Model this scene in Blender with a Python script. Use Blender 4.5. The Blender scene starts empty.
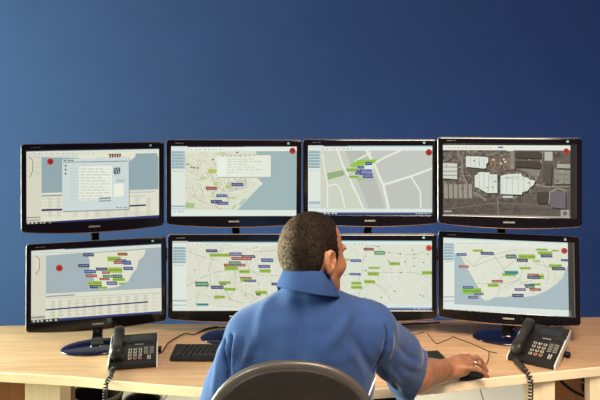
import bpy, bmesh, math, random
import numpy as np
import openvdb as vdb
from mathutils import Vector, Matrix, Euler
from mathutils.bvhtree import BVHTree

random.seed(7)
rng = np.random.RandomState(7)
SC = bpy.context.scene
COL = SC.collection
PI = math.pi
R = math.radians

# ------------------------------------------------------------------ camera
EYE = 1.73
HOR = 95.0            # row of the eye level in the 600x400 frame
FPX = 700.0
cam_d = bpy.data.cameras.new('camera')
cam = bpy.data.objects.new('camera', cam_d)
COL.objects.link(cam)
cam.location = (0, 0, EYE)
cam.rotation_euler = (R(90), 0, 0)
cam_d.sensor_width = 36.0
cam_d.lens = FPX / 600.0 * 36.0
cam_d.shift_y = -(200.0 - HOR) / 600.0
cam_d.clip_start = 0.05
SC.camera = cam

# ------------------------------------------------------------------ world, lights, exposure
SC.view_settings.view_transform = 'Standard'
SC.view_settings.look = 'None'
SC.view_settings.gamma = 1.0
SC.view_settings.use_curve_mapping = False
SC.view_settings.exposure = 0.0
w = bpy.data.worlds.new('world')
SC.world = w
w.use_nodes = True
w.node_tree.nodes['Background'].inputs[0].default_value = (0.74, 0.44, 0.90, 1)
w.node_tree.nodes['Background'].inputs[1].default_value = 0.14


def area_light(name, loc, target, size, power, col, size_y=None, spread=180):
    d = bpy.data.lights.new(name, 'AREA')
    d.energy = power
    d.color = col
    d.size = size
    if size_y:
        d.shape = 'RECTANGLE'
        d.size_y = size_y
    d.spread = R(spread)
    o = bpy.data.objects.new(name, d)
    COL.objects.link(o)
    o.location = loc
    o.rotation_euler = (Vector(target) - Vector(loc)).to_track_quat('-Z', 'Y').to_euler()
    return o


# daylight from a big window on the left, a lamp over the desk, plus added unseen fill lights
area_light('far_window_light', (-4.5, 2.3, 1.5), (-1.6, 4.95, 1.2), 1.6, 235, (1.0, 1.0, 0.44), 1.5)
area_light('near_rim_light', (-2.3, 2.75, 0.98), (0.0, 1.85, 0.90), 0.8, 56, (0.78, 1.0, 0.90), 0.7, 90)  # added unseen rim light for the left arm and desk end
area_light('room_fill_light', (-1.9, -0.3, 2.3), (0.25, 2.3, 0.62), 1.0, 7, (0.90, 1.0, 0.88), 1.0, 50)  # added unseen fill from behind the camera for sleeve and desk front
area_light('ceiling_lamp', (0.70, 0.85, 2.9), (0.50, 2.3, 0.8), 0.9, 21, (1.0, 0.84, 0.66), 0.9, 70)
area_light('rear_floor_fill', (0.3, 3.85, 2.9), (0.3, 3.85, 0.0), 0.6, 11, (1.0, 0.93, 0.74), 0.6, 60)  # added unseen light that brightens the floor beyond the desk

# ------------------------------------------------------------------ helpers


def at(px, py, Y):
    return Vector(((px - 300) * Y / FPX, Y, EYE - (py - HOR) * Y / FPX))


def link(o, parent=None):
    COL.objects.link(o)
    if parent is not None:
        o.parent = parent
    return o


def tag(o, label=None, cat=None, group=None, kind=None):
    if label:
        o['label'] = label
    if cat:
        o['category'] = cat
    if group:
        o['group'] = group
    if kind:
        o['kind'] = kind
    return o


def empty(name, loc, rz=0.0):
    o = bpy.data.objects.new(name, None)
    o.empty_display_size = 0.05
    link(o)
    o.location = loc
    o.rotation_euler = (0, 0, rz)
    return o


def obj(name, bm, mat, parent=None, smooth=False, loc=None, rot=None):
    me = bpy.data.meshes.new(name)
    if isinstance(bm, bmesh.types.BMesh):
        bmesh.ops.recalc_face_normals(bm, faces=bm.faces[:])
        bm.to_mesh(me)
        bm.free()
    else:
        me.from_pydata([tuple(v) for v in bm[0]], [], [tuple(f) for f in bm[1]])
    if smooth:
        me.polygons.foreach_set('use_smooth', [True] * len(me.polygons))
    mats = mat if isinstance(mat, (list, tuple)) else [mat]
    for m in mats:
        me.materials.append(m)
    o = bpy.data.objects.new(name, me)
    link(o, parent)
    if loc is not None:
        o.location = loc
    if rot is not None:
        o.rotation_euler = rot
    return o


def share(src, name, parent, loc=None, rot=None):
    o = bpy.data.objects.new(name, src.data)
    link(o, parent)
    if loc is not None:
        o.location = loc
    if rot is not None:
        o.rotation_euler = rot
    return o


def add_box(bm, x0, x1, y0, y1, z0, z1, bev=0.0, M=None, seg=2):
    r = bmesh.ops.create_cube(bm, size=1.0)
    vs = r['verts']
    for v in vs:
        v.co = Vector(((x0 + x1) / 2 + v.co.x * (x1 - x0), (y0 + y1) / 2 + v.co.y * (y1 - y0), (z0 + z1) / 2 + v.co.z * (z1 - z0)))
    if bev > 0:
        es = list({e for v in vs for e in v.link_edges})
        r2 = bmesh.ops.bevel(bm, geom=es, offset=bev, segments=seg, profile=0.5, affect='EDGES')
        vs = list({v for f in r2['faces'] for v in f.verts} | {v for v in vs if v.is_valid})
    if M is not None:
        for v in vs:
            v.co = M @ v.co
    return bm


def boxm(*a, **k):
    return add_box(bmesh.new(), *a, **k)


def add_loops(bm, loops, cap0=True, cap1=True, closed=True):
    """skin a list of equal-length rings"""
    rows = [[bm.verts.new(p) for p in L] for L in loops]
    n = len(rows[0])
    for a, b in zip(rows, rows[1:]):
        for i in range(n if closed else n - 1):
            j = (i + 1) % n
            bm.faces.new((a[i], a[j], b[j], b[i]))
    if cap0:
        bm.faces.new(rows[0][::-1])
    if cap1:
        bm.faces.new(rows[-1])
    return rows


def add_tube(bm, pts, rad, n=8, caps=True):
    pts = [Vector(p) for p in pts]
    rad = rad if isinstance(rad, (list, tuple)) else [rad] * len(pts)
    loops = []
    up = Vector((0, 0, 1))
    prev = None
    for i, p in enumerate(pts):
        a = pts[max(i - 1, 0)]
        b = pts[min(i + 1, len(pts) - 1)]
        t = (b - a).normalized()
        if prev is None:
            s = t.cross(up)
            if s.length < 1e-3:
                s = t.cross(Vector((0, 1, 0)))
        else:
            s = prev - t * prev.dot(t)
        s.normalize()
        prev = s
        q = t.cross(s)
        loops.append([p + (s * math.cos(2 * PI * k / n) + q * math.sin(2 * PI * k / n)) * rad[i] for k in range(n)])
    add_loops(bm, loops, caps, caps)
    return bm


def smooth_path(pts, m=8):
    """Catmull-Rom through pts"""
    P = [Vector(p) for p in pts]
    P = [P[0] * 2 - P[1]] + P + [P[-1] * 2 - P[-2]]
    out = []
    for i in range(1, len(P) - 2):
        for k in range(m):
            t = k / m
            a, b, c, d = P[i - 1], P[i], P[i + 1], P[i + 2]
            out.append(0.5 * ((2 * b) + (c - a) * t + (2 * a - 5 * b + 4 * c - d) * t * t + (3 * b - a - 3 * c + d) * t ** 3))
    out.append(P[-2])
    return out


def add_lathe(bm, prof, n=32, c=(0, 0, 0), sx=1, sy=1, cap0=True, cap1=True):
    loops = [[Vector((c[0] + r * sx * math.cos(2 * PI * k / n), c[1] + r * sy * math.sin(2 * PI * k / n), c[2] + z)) for k in range(n)] for r, z in prof]
    add_loops(bm, loops, cap0, cap1)
    return bm


# ------------------------------------------------------------------ materials


def mat(name, col, rough=0.5, metal=0.0, spec=0.5, noise=0.0, nscale=20.0, bump=0.0, bscale=200.0, coat=0.0, sheen=0.0, stretch=None, col2=None):
    m = bpy.data.materials.new(name)
    m.use_nodes = True
    nt = m.node_tree
    b = nt.nodes['Principled BSDF']
    b.inputs['Roughness'].default_value = rough
    b.inputs['Metallic'].default_value = metal
    b.inputs['Specular IOR Level'].default_value = spec
    b.inputs['Coat Weight'].default_value = coat
    b.inputs['Sheen Weight'].default_value = sheen
    b.inputs['Sheen Roughness'].default_value = 0.4
    c = (*col, 1)
    b.inputs['Base Color'].default_value = c
    tc = nt.nodes.new('ShaderNodeTexCoord')
    mp = nt.nodes.new('ShaderNodeMapping')
    nt.links.new(tc.outputs['Object'], mp.inputs[0])
    if stretch:
        mp.inputs['Scale'].default_value = stretch
    if noise > 0 or col2:
        n = nt.nodes.new('ShaderNodeTexNoise')
        n.inputs['Scale'].default_value = nscale
        n.inputs['Detail'].default_value = 5
        nt.links.new(mp.outputs[0], n.inputs['Vector'])
        r = nt.nodes.new('ShaderNodeValToRGB')
        r.color_ramp.elements[0].position = 0.3
        r.color_ramp.elements[1].position = 0.7
        if col2:
            r.color_ramp.elements[0].color = (*col2, 1)
            r.color_ramp.elements[1].color = c
        else:
            r.color_ramp.elements[0].color = (*[x * (1 - noise) for x in col], 1)
            r.color_ramp.elements[1].color = (*[min(1, x * (1 + noise)) for x in col], 1)
        nt.links.new(n.outputs['Fac'], r.inputs[0])
        nt.links.new(r.outputs[0], b.inputs['Base Color'])
    if bump > 0:
        n2 = nt.nodes.new('ShaderNodeTexNoise')
        n2.inputs['Scale'].default_value = bscale
        n2.inputs['Detail'].default_value = 3
        nt.links.new(mp.outputs[0], n2.inputs['Vector'])
        bp = nt.nodes.new('ShaderNodeBump')
        bp.inputs['Strength'].default_value = bump
        bp.inputs['Distance'].default_value = 0.002
        nt.links.new(n2.outputs['Fac'], bp.inputs['Height'])
        nt.links.new(bp.outputs[0], b.inputs['Normal'])
    return m


M_wall = mat('blue_wall_paint', (0.048, 0.105, 0.42), 0.85, spec=0.1, noise=0.03, nscale=3, bump=0.05, bscale=300)
M_tile = mat('cream_floor_tile', (0.82, 0.78, 0.66), 0.35, noise=0.04, nscale=6)
M_grout = mat('tile_grout', (0.30, 0.26, 0.20), 0.9)
M_desk = mat('beech_wood_top', (0.62, 0.385, 0.215), 0.40, spec=0.4, nscale=5, stretch=(0.7, 9.0, 9.0), col2=(0.47, 0.275, 0.14))
M_edge = mat('pale_wood_edging', (0.82, 0.68, 0.45), 0.5, noise=0.05, nscale=9, stretch=(1, 6, 6))
M_post = mat('pale_wood_panel', (0.84, 0.69, 0.45), 0.5, spec=0.3, nscale=8, stretch=(9, 9, 0.8), col2=(0.78, 0.61, 0.38))
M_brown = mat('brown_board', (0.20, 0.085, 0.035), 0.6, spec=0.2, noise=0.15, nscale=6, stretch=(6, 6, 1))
M_gloss = mat('glossy_black_plastic', (0.006, 0.005, 0.005), 0.12, spec=0.5, noise=0.1, nscale=40)
M_stand = mat('gloss_stand_reflected_blue', (0.006, 0.007, 0.027), 0.12, spec=0.6, noise=0.1, nscale=20)  # blue of the base colour stands in for the wall's reflection
M_black = mat('matte_black_plastic', (0.010, 0.009, 0.009), 0.55, spec=0.3, noise=0.2, nscale=60)
M_phone = mat('dark_phone_plastic', (0.011, 0.009, 0.008), 0.45, spec=0.3, noise=0.15, nscale=60)
M_phone2 = mat('worn_handset_plastic', (0.018, 0.014, 0.012), 0.42, spec=0.35, noise=0.15, nscale=30)
M_key = mat('dark_phone_key', (0.014, 0.012, 0.010), 0.5)
M_print = mat('pale_key_print', (0.75, 0.66, 0.52), 0.6, noise=0.05)
M_print_o = mat('orange_key_print', (0.75, 0.30, 0.16), 0.6, noise=0.05)
M_silver = mat('silver_plastic', (0.45, 0.43, 0.40), 0.35, metal=0.5, noise=0.05)
M_trim = mat('pale_silver_trim', (0.60, 0.57, 0.51), 0.35, spec=0.5, noise=0.04)
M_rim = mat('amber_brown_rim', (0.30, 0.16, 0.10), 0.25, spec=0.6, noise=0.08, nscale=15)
M_logo = mat('logo_grey', (0.52, 0.50, 0.46), 0.4, noise=0.02)
M_stick = mat('pale_sticker', (0.30, 0.55, 0.55), 0.3, noise=0.1)
M_cable = mat('black_cable_rubber', (0.012, 0.010, 0.009), 0.5, noise=0.1)
M_cablew = mat('pale_cable_rubber', (0.55, 0.48, 0.38), 0.5, noise=0.05)
M_chair = mat('dark_chair_vinyl', (0.022, 0.016, 0.012), 0.5, spec=0.3, noise=0.2, nscale=40, bump=0.15, bscale=350)
M_chrim = mat('chair_edge_plastic', (0.075, 0.060, 0.048), 0.35, spec=0.6, noise=0.1)
M_steel = mat('grey_steel', (0.4, 0.4, 0.4), 0.3, metal=0.9, noise=0.05)
M_trous = mat('dark_trousers', (0.018, 0.018, 0.024), 0.9, noise=0.15, nscale=60)
M_shoe = mat('black_shoe_leather', (0.010, 0.009, 0.009), 0.4, noise=0.1)
M_pipe = mat('white_piping', (0.85, 0.86, 0.86), 0.6, noise=0.03)
M_greybin = mat('grey_bin_plastic', (0.36, 0.34, 0.30), 0.35, noise=0.08)
M_eye = mat('eye_white', (0.8, 0.78, 0.74), 0.2, noise=0.03)
M_iris = mat('brown_iris', (0.06, 0.03, 0.015), 0.2, noise=0.1)
M_ring = mat('silver_ring', (0.9, 0.86, 0.78), 0.15, metal=1.0, noise=0.02)
M_shirt = mat('blue_polo_knit', (0.027, 0.060, 0.168), 0.85, spec=0.15, noise=0.10, nscale=9, bump=0.35, bscale=500, sheen=0.25)
M_collar = mat('blue_collar_knit', (0.026, 0.058, 0.165), 0.85, spec=0.15, noise=0.08, nscale=30, bump=0.3, bscale=600)
M_seam = mat('blue_seam_thread', (0.018, 0.06, 0.27), 0.9, noise=0.05)


def skin_mat():
    m = mat('brown_skin', (0.37, 0.160, 0.078), 0.46, spec=0.4, nscale=45, col2=(0.24, 0.098, 0.046), bump=0.2, bscale=260)
    m.node_tree.nodes['Principled BSDF'].inputs['Subsurface Weight'].default_value = 0.08
    m.node_tree.nodes['Principled BSDF'].inputs['Subsurface Radius'].default_value = (0.01, 0.004, 0.002)
    return m


M_skin = skin_mat()


def hair_mat():
    m = bpy.data.materials.new('cropped_hair_lit_side')
    m.use_nodes = True
    nt = m.node_tree
    b = nt.nodes['Principled BSDF']
    b.inputs['Roughness'].default_value = 0.75
    b.inputs['Specular IOR Level'].default_value = 0.10
    tc = nt.nodes.new('ShaderNodeTexCoord')
    n = nt.nodes.new('ShaderNodeTexNoise')
    n.inputs['Scale'].default_value = 140
    n.inputs['Detail'].default_value = 4
    n.inputs['Roughness'].default_value = 0.7
    n2 = nt.nodes.new('ShaderNodeTexNoise')
    n2.inputs['Scale'].default_value = 14
    n2.inputs['Detail'].default_value = 3
    at_ = nt.nodes.new('ShaderNodeAttribute')
    at_.attribute_name = 'grey'  # lighter tone: lit left side painted in, and paler lower hair
    nt.links.new(tc.outputs['Object'], n.inputs['Vector'])
    nt.links.new(tc.outputs['Object'], n2.inputs['Vector'])
    r = nt.nodes.new('ShaderNodeValToRGB')
    r.color_ramp.elements[0].position = 0.36
    r.color_ramp.elements[0].color = (0.004, 0.003, 0.002, 1)
    r.color_ramp.elements[1].position = 0.66
    r.color_ramp.elements[1].color = (0.022, 0.013, 0.008, 1)
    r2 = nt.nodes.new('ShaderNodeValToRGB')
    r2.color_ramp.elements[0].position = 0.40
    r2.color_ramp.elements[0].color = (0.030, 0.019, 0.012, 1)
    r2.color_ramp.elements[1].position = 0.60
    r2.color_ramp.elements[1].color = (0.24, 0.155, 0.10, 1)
    nt.links.new(n.outputs['Fac'], r.inputs[0])
    nt.links.new(n.outputs['Fac'], r2.inputs[0])
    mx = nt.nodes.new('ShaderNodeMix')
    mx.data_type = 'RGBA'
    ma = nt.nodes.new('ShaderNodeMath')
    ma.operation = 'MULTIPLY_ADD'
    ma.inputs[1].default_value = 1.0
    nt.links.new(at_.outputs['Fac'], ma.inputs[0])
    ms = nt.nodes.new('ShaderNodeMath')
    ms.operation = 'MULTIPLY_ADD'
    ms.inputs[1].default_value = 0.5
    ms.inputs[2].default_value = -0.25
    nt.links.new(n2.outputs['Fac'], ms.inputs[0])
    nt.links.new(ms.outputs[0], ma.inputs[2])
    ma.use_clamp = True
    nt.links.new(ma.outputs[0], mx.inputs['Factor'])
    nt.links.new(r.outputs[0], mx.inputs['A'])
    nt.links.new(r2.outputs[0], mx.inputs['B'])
    nt.links.new(mx.outputs['Result'], b.inputs['Base Color'])
    bp = nt.nodes.new('ShaderNodeBump')
    bp.inputs['Strength'].default_value = 0.9
    bp.inputs['Distance'].default_value = 0.004
    nt.links.new(n.outputs['Fac'], bp.inputs['Height'])
    nt.links.new(bp.outputs[0], b.inputs['Normal'])
    return m


M_hair = hair_mat()


def screen_mat():
    m = bpy.data.materials.new('lit_lcd_screen')
    m.use_nodes = True
    nt = m.node_tree
    b = nt.nodes['Principled BSDF']
    b.inputs['Base Color'].default_value = (0.01, 0.01, 0.01, 1)
    b.inputs['Roughness'].default_value = 0.45
    b.inputs['Specular IOR Level'].default_value = 0.2
    a = nt.nodes.new('ShaderNodeAttribute')
    a.attribute_name = 'Col'
    nt.links.new(a.outputs['Color'], b.inputs['Emission Color'])
    b.inputs['Emission Strength'].default_value = 0.94
    return m


M_screen = screen_mat()

# ------------------------------------------------------------------ the room
WALL_Y = 4.95
o = obj('wall_back', boxm(-5.4, 5.4, WALL_Y, WALL_Y + 0.1, 0, 3.6), M_wall)
tag(o, kind='structure')
o = obj('baseboard_back', boxm(-5.4, 5.4, WALL_Y - 0.015, WALL_Y, 0.0, 0.08, bev=0.004), M_edge)
tag(o, kind='structure')
fl = obj('floor', boxm(-5.4, 5.4, -1.5, WALL_Y, -0.08, -0.006), M_grout)
tag(fl, kind='structure')
TS = 0.60
tile_src = None
ta = R(-7.6)
ca, sa = math.cos(ta), math.sin(ta)
tp = at(474.6, 389, 700 * EYE / (389 - HOR))
for i in range(-11, 9):
    for j in range(-6, 4):
        lx, ly = (i + 0.5) * TS, (j + 0.5) * TS
        x = tp.x + ca * lx + sa * ly * -1
        y = tp.y - 0.25 + sa * lx + ca * ly
        if not (-5.0 < x < 5.0 and 1.2 < y < WALL_Y - 0.40):
            continue
        if tile_src is None:
            tile_src = obj('tile', boxm(-TS / 2 + 0.004, TS / 2 - 0.004, -TS / 2 + 0.004, TS / 2 - 0.004, -0.006, 0.0, bev=0.0015, seg=1), M_tile, fl, loc=(x, y, 0), rot=(0, 0, ta))
        else:
            share(tile_src, 'tile', fl, (x, y, 0), (0, 0, ta))

# ------------------------------------------------------------------ the desk
DZ = 0.74
DT = 0.033
front = [(-1.75, 2.60), (-1.35, 2.54), (-1.07, 2.497), (-0.773, 2.455), (-0.549, 2.405), (-0.338, 2.368), (-0.1, 2.345), (0.15, 2.345), (0.424, 2.388), (0.531, 2.415), (0.665, 2.447), (0.798, 2.480), (1.09, 2.548), (1.40, 2.62), (1.75, 2.70)]
back = [(1.75, 3.16), (1.10, 3.10), (0.5, 3.065), (-0.1, 3.04), (-1.07, 3.013), (-1.75, 2.98)]
desk = empty('desk', (0, 2.7, 0))
tag(desk, 'long pale beech desk with a curved front edge, carrying all the monitors', 'desk')
fr = [Vector((p[0], p[1], 0)) for p in front]
frs = smooth_path(fr, 5)


def slab(pts, z0, z1):
    bm = bmesh.new()
    add_loops(bm, [[Vector((x, y - 2.7, z0)) for x, y in pts], [Vector((x, y - 2.7, z1)) for x, y in pts]])
    return bm


obj('desk_top', slab([(p.x, p.y + 0.004) for p in frs] + back, DZ - DT, DZ), M_desk, desk)
bm = bmesh.new()
loops = []
for p in frs:
    loops.append([Vector((p.x, p.y - 2.7 + dy, z)) for dy, z in ((0.004, DZ - DT), (-0.001, DZ - DT), (-0.003, DZ - DT + 0.002), (-0.003, DZ - 0.002), (-0.001, DZ), (0.004, DZ))])
add_loops(bm, loops)
t = obj('edge_band', bm, M_edge, desk)
t['label'] = 'paler edging along the front of the desk top'


def edge_y(x):
    for a, b in zip(frs, frs[1:]):
        if a.x <= x <= b.x:
            return a.y + (b.y - a.y) * (x - a.x) / (b.x - a.x)
    return 2.6


# pale upright panels and the brown boards behind them
leg_spec = [(25, 60, 2.53, 0.12), (528, 555, 2.52, 0.05), (590, 618, 2.56, 0.05), (-40, -12, 2.60, 0.05)]
for (a, b, Y, dep) in leg_spec:
    x0, x1 = (a - 300) * Y / 700, (b - 300) * Y / 700
    obj('leg', boxm(x0, x1, Y - 2.7, Y - 2.7 + dep, 0.0, DZ - DT, bev=0.0015, seg=1), M_post, desk)
x0, x1 = (-30 - 300) * 2.75 / 700, (44 - 300) * 2.62 / 700
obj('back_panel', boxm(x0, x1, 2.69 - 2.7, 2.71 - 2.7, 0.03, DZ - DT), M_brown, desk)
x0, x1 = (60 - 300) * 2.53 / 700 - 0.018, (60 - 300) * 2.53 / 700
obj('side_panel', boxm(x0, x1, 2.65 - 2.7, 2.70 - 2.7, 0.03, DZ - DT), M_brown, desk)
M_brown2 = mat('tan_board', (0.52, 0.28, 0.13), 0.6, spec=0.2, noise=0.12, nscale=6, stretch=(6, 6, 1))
x0, x1 = (550 - 300) * 2.80 / 700, (630 - 300) * 2.80 / 700
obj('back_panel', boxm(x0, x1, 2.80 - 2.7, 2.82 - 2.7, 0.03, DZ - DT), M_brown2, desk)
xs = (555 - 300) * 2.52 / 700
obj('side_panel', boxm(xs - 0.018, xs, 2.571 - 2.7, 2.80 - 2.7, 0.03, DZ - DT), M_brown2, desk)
# hidden middle support
obj('leg', boxm(-0.02, 0.02, 2.86 - 2.7, 3.0 - 2.7, 0.0, DZ - DT, bev=0.002, seg=1), M_post, desk)

# cables hanging in the right-hand bay
bm = bmesh.new()
add_tube(bm, smooth_path([at(556, 374, 2.77), at(563, 383, 2.74), at(575, 392, 2.72), at(590, 398, 2.72), at(606, 402, 2.75)], 8), 0.006, 8)
tag(obj('cable', bm, M_cable, None, True), 'thick black cable sagging under the right end of the desk', 'cable', 'cables under the desk')
bm = bmesh.new()
add_tube(bm, smooth_path([at(570, 374, 2.78), at(578, 380, 2.765), at(588, 384, 2.76), at(604, 385, 2.77)], 8), 0.0035, 8)
tag(obj('cable', bm, M_cablew, None, True), 'thin pale cable hanging above the thick black one under the desk', 'cable', 'cables under the desk')
bm = bmesh.new()
c = at(588, 384, 2.76)
add_box(bm, c.x - 0.012, c.x + 0.025, 2.75, 2.7985, c.z - 0.045, c.z + 0.03, bev=0.006)
add_tube(bm, [c + Vector((0.0, 0.0, -0.03)), c + Vector((0.0, -0.02, -0.03))], 0.008, 8)
tag(obj('power_plug', bm, M_black, None, True), 'black power plug on the tan back panel under the right desk end', 'plug')

# monitor shelf behind the lower row
shelf = empty('monitor_shelf', (0, 3.05, DZ))
tag(shelf, 'narrow black shelf hidden behind the lower monitors, carrying the upper ones', 'shelf')
SZ = 1.045
obj('board', boxm(-1.06, 1.06, -0.075, 0.09, SZ - DZ - 0.02, SZ - DZ, bev=0.002, seg=1), M_black, shelf)
for px in (97, 242, 366, 511):
    x = (px - 300) * 2.99 / 700
    obj('leg', boxm(x - 0.012, x + 0.012, -0.072, -0.045, 0, SZ - DZ - 0.02), M_black, shelf)

# ------------------------------------------------------------------ screens: flat print drawn as polygons
SW, SH = 0.51, 0.287


def lin(c):
    g = 0.3 * c[0] + 0.6 * c[1] + 0.1 * c[2]
    c = [min(255, (g + 0.86 * (v - g)) * k) for v, k in zip(c, (0.985, 1.01, 1.0))]
    return [((v / 255) / 12.92 if v / 255 <= 0.04045 else ((v / 255 + 0.055) / 1.055) ** 2.4) for v in c]


class Screen:
    """collects flat coloured polygons for one display; coordinates are read off an enlargement (x0, y0, s)"""

    def __init__(self, quad, zoom):
        self.q = quad
        self.z = zoom
        self.v = []
        self.f = []
        self.c = []
        self.n = 0
        self.bg((228, 225, 208))

    def uv(self, a, b):
        x0, y0, s = self.z
        px, py = x0 + a / s, y0 + b / s
        TL, TR, BR, BL = self.q
        u = (px - TL[0]) / (TR[0] - TL[0])
        for _ in range(2):
            yt = TL[1] + (TR[1] - TL[1]) * u
            yb = BL[1] + (BR[1] - BL[1]) * u
            v = (py - yt) / (yb - yt)
            xl = TL[0] + (BL[0] - TL[0]) * v
            xr = TR[0] + (BR[0] - TR[0]) * v
            u = (px - xl) / (xr - xl)
        return min(max(u, 0), 1), min(max(v, 0), 1)

    def raw(self, pts, col):
        self.n += 1
        y = -0.0000004 * self.n
        i = len(self.v)
        for u, v in pts:
            self.v.append(((u - 0.5) * SW, y, (0.5 - v) * SH))
        self.f.append(list(range(i, i + len(pts)))[::-1])
        self.c.append((lin(col), len(pts)))

    def bg(self, col):
        self.raw([(0, 0), (1, 0), (1, 1), (0, 1)], col)

    def poly(self, pts, col):
        self.raw([self.uv(*p) for p in pts], col)

    def rect(self, a0, b0, a1, b1, col):
        self.poly([(a0, b0), (a1, b0), (a1, b1), (a0, b1)], col)

    def line(self, pts, wd, col):
        for (a, b), (c, d) in zip(pts, pts[1:]):
            L = math.hypot(c - a, d - b) or 1
            nx, ny = -(d - b) / L * wd / 2, (c - a) / L * wd / 2
            self.poly([(a + nx, b + ny), (c + nx, d + ny), (c - nx, d - ny), (a - nx, b - ny)], col)

    def ball(self, a, b, r, col=(196, 38, 36)):
        k = 16
        self.poly([(a + r * math.cos(2 * PI * i / k), b + r * math.sin(2 * PI * i / k)) for i in range(k)], col)
        d = tuple(int(v * 0.62) for v in col)
        self.poly([(a - r * 0.2, b - r * 0.55), (a + r * 0.5, b - r * 0.1), (a + r * 0.4, b + r * 0.6), (a - r * 0.4, b + r * 0.2)], d)

    def dashes(self, a0, a1, b, h, col, wmin=3, wmax=9, gap=3):
        a = a0
        while a < a1:
            ww = random.uniform(wmin, wmax)
            self.rect(a, b, min(a + ww, a1), b + h, col)
            a += ww + random.uniform(gap * 0.6, gap * 1.6)

    def label(self, a0, b0, a1, b1, col):
        s = self.z[2] / 3.335
        h = b1 - b0
        self.poly([(a0, b0), (a1 - 2 * s, b0), (a1, b0 + h * 0.45), (a1, b1), (a0 + 2 * s, b1)], col)
        lum = sum(col) / 3
        tx = tuple(min(255, int(v * 0.45 + 130)) for v in col) if lum < 110 else tuple(int(v * 0.78) for v in col)
        self.dashes(a0 + 5 * s, a1 - 3 * s, b0 + h * 0.3, h * 0.38, tx, 3 * s, 7 * s, 1.6 * s)

    def build(self, parent, loc, rot):
        me = bpy.data.meshes.new('display')
        me.from_pydata(self.v, [], self.f)
        ca_ = me.color_attributes.new('Col', 'FLOAT_COLOR', 'CORNER')
        buf = []
        for c, n in self.c:
            buf += [*c, 1.0] * n
        ca_.data.foreach_set('color', buf)
        me.materials.append(M_screen)
        o = bpy.data.objects.new('display', me)
        link(o, parent)
        o.location = loc
        o.rotation_euler = rot
        return o


NAVY, BLUE, LIME, RED, GREEN, TEAL, PURP = (42, 44, 108), (38, 78, 150), (160, 196, 62), (168, 62, 48), (62, 128, 84), (58, 158, 150), (92, 82, 142)
ROAD = (178, 172, 158)


def random_roads(S, a0, b0, a1, b1, n, wd, col, reach=40):
    for _ in range(n):
        a, b = random.uniform(a0, a1), random.uniform(b0, b1)
        an = random.uniform(0, 2 * PI)
        pts = [(a, b)]
        for _k in range(4):
            an += random.uniform(-0.6, 0.6)
            a = min(max(a + math.cos(an) * reach / 3, a0), a1)
            b = min(max(b + math.sin(an) * reach / 3, b0), b1)
            pts.append((a, b))
        S.line(pts, wd, col)


def sidebar(S, a0, a1, b0, top, bars, bot, step):
    S.rect(a0, b0, a1, bot, (230, 232, 222))
    for k in range(bars):
        y = top + k * step
        S.rect(a0 + 1, y, a1 - 1, y + step * 0.62, (172, 200, 208))
        S.rect(a0 + 1, y + step * 0.60, a1 - 1, y + step * 0.82, (112, 138, 158))
        S.dashes(a0 + 5, a1 - 8, y + step * 0.2, step * 0.2, (120, 142, 155), 4, 9, 4)


def form_ui(S, s, x0, y0):
    pass


# --- upper left: a form over a map
T1 = Screen([(26.3, 151.2), (159, 148.1), (159, 218), (26.5, 224.2)], (10, 130, 3.6375))
S = T1
S.poly([(60, 80), (112, 80), (112, 340), (60, 342)], (222, 214, 194))
S.poly([(112, 95), (540, 82), (540, 216), (112, 230)], (150, 171, 178))
S.poly([(112, 88), (245, 86), (245, 104), (112, 100)], (224, 222, 206))
S.poly([(245, 84), (456, 78), (452, 98), (432, 113), (418, 103), (245, 110)], (236, 228, 204))
S.poly([(456, 72), (541, 70), (541, 100), (532, 84), (456, 86)], (240, 230, 210))
S.line([(68, 98), (81, 112), (81, 150), (70, 173)], 2, (120, 92, 88))
S.rect(86, 150, 106, 166, (206, 214, 190))
for y in (100, 120, 136):
    S.dashes(86, 108, y, 2, (190, 182, 165))
S.poly([(60, 318), (108, 316), (108, 320), (60, 322)], (150, 145, 138))
S.poly([(60, 328), (108, 326), (108, 330), (60, 332)], (160, 155, 148))
S.ball(143, 116, 11.5, (200, 40, 38))
for k in range(5):
    a = 354 + k * 9
    S.poly([(a, 101), (a + 4, 88), (a + 10, 88), (a + 6, 101)], (96, 36, 26) if k % 2 else (140, 52, 36))
S.line([(350, 89), (398, 88)], 2.5, (110, 40, 30))
S.dashes(316, 350, 101, 5, (160, 186, 96), 8, 14, 2)
S.dashes(402, 428, 98, 4, (196, 110, 70), 5, 9, 2)
S.poly([(112, 230), (540, 216), (540, 326), (112, 340)], (231, 225, 205))
S.poly([(112, 238), (185, 236), (185, 241), (112, 243)], (140, 145, 150))
S.poly([(428, 226), (530, 222), (530, 227), (428, 231)], (198, 200, 196))
S.poly([(428, 240), (490, 238), (490, 242), (428, 244)], (200, 200, 192))
for a in (135, 165, 225, 265, 305, 345, 410, 452, 495):
    S.poly([(a, 246), (a + 14, 245), (a + 14, 316), (a, 318)], (220, 212, 190))
for k in range(6):
    S.dashes(116, 184, 250 + k * 12, 3, (208, 198, 176))
    S.dashes(300, 530, 296 + k * 4, 2, (212, 204, 184))
S.poly([(112, 289), (185, 287), (185, 294), (112, 296)], (52, 50, 110))
S.poly([(428, 274), (492, 271), (492, 277), (428, 280)], (48, 58, 122))
S.poly([(188, 112), (431, 102), (431, 292), (188, 300)], (150, 158, 160))
S.poly([(185, 108), (428, 98), (428, 288), (185, 296)], (212, 221, 220))
S.poly([(188, 117), (424, 112), (424, 115), (188, 120)], (120, 130, 138))
S.dashes(190, 225, 110, 4, (92, 98, 112), 6, 12, 3)
S.poly([(246, 134), (366, 130), (366, 254), (246, 258)], (240, 239, 226))
for k in range(11):
    y = 140 + k * 11
    S.dashes(214, 240, y, 3, (190, 200, 204), 5, 12, 4)
    S.dashes(250, 330 + (k % 3) * 14, y, 2.4, (196, 192, 176), 8, 24, 5)
    S.line([(248, y + 5), (364, y + 3)], 1.2, (214, 210, 196))
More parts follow.
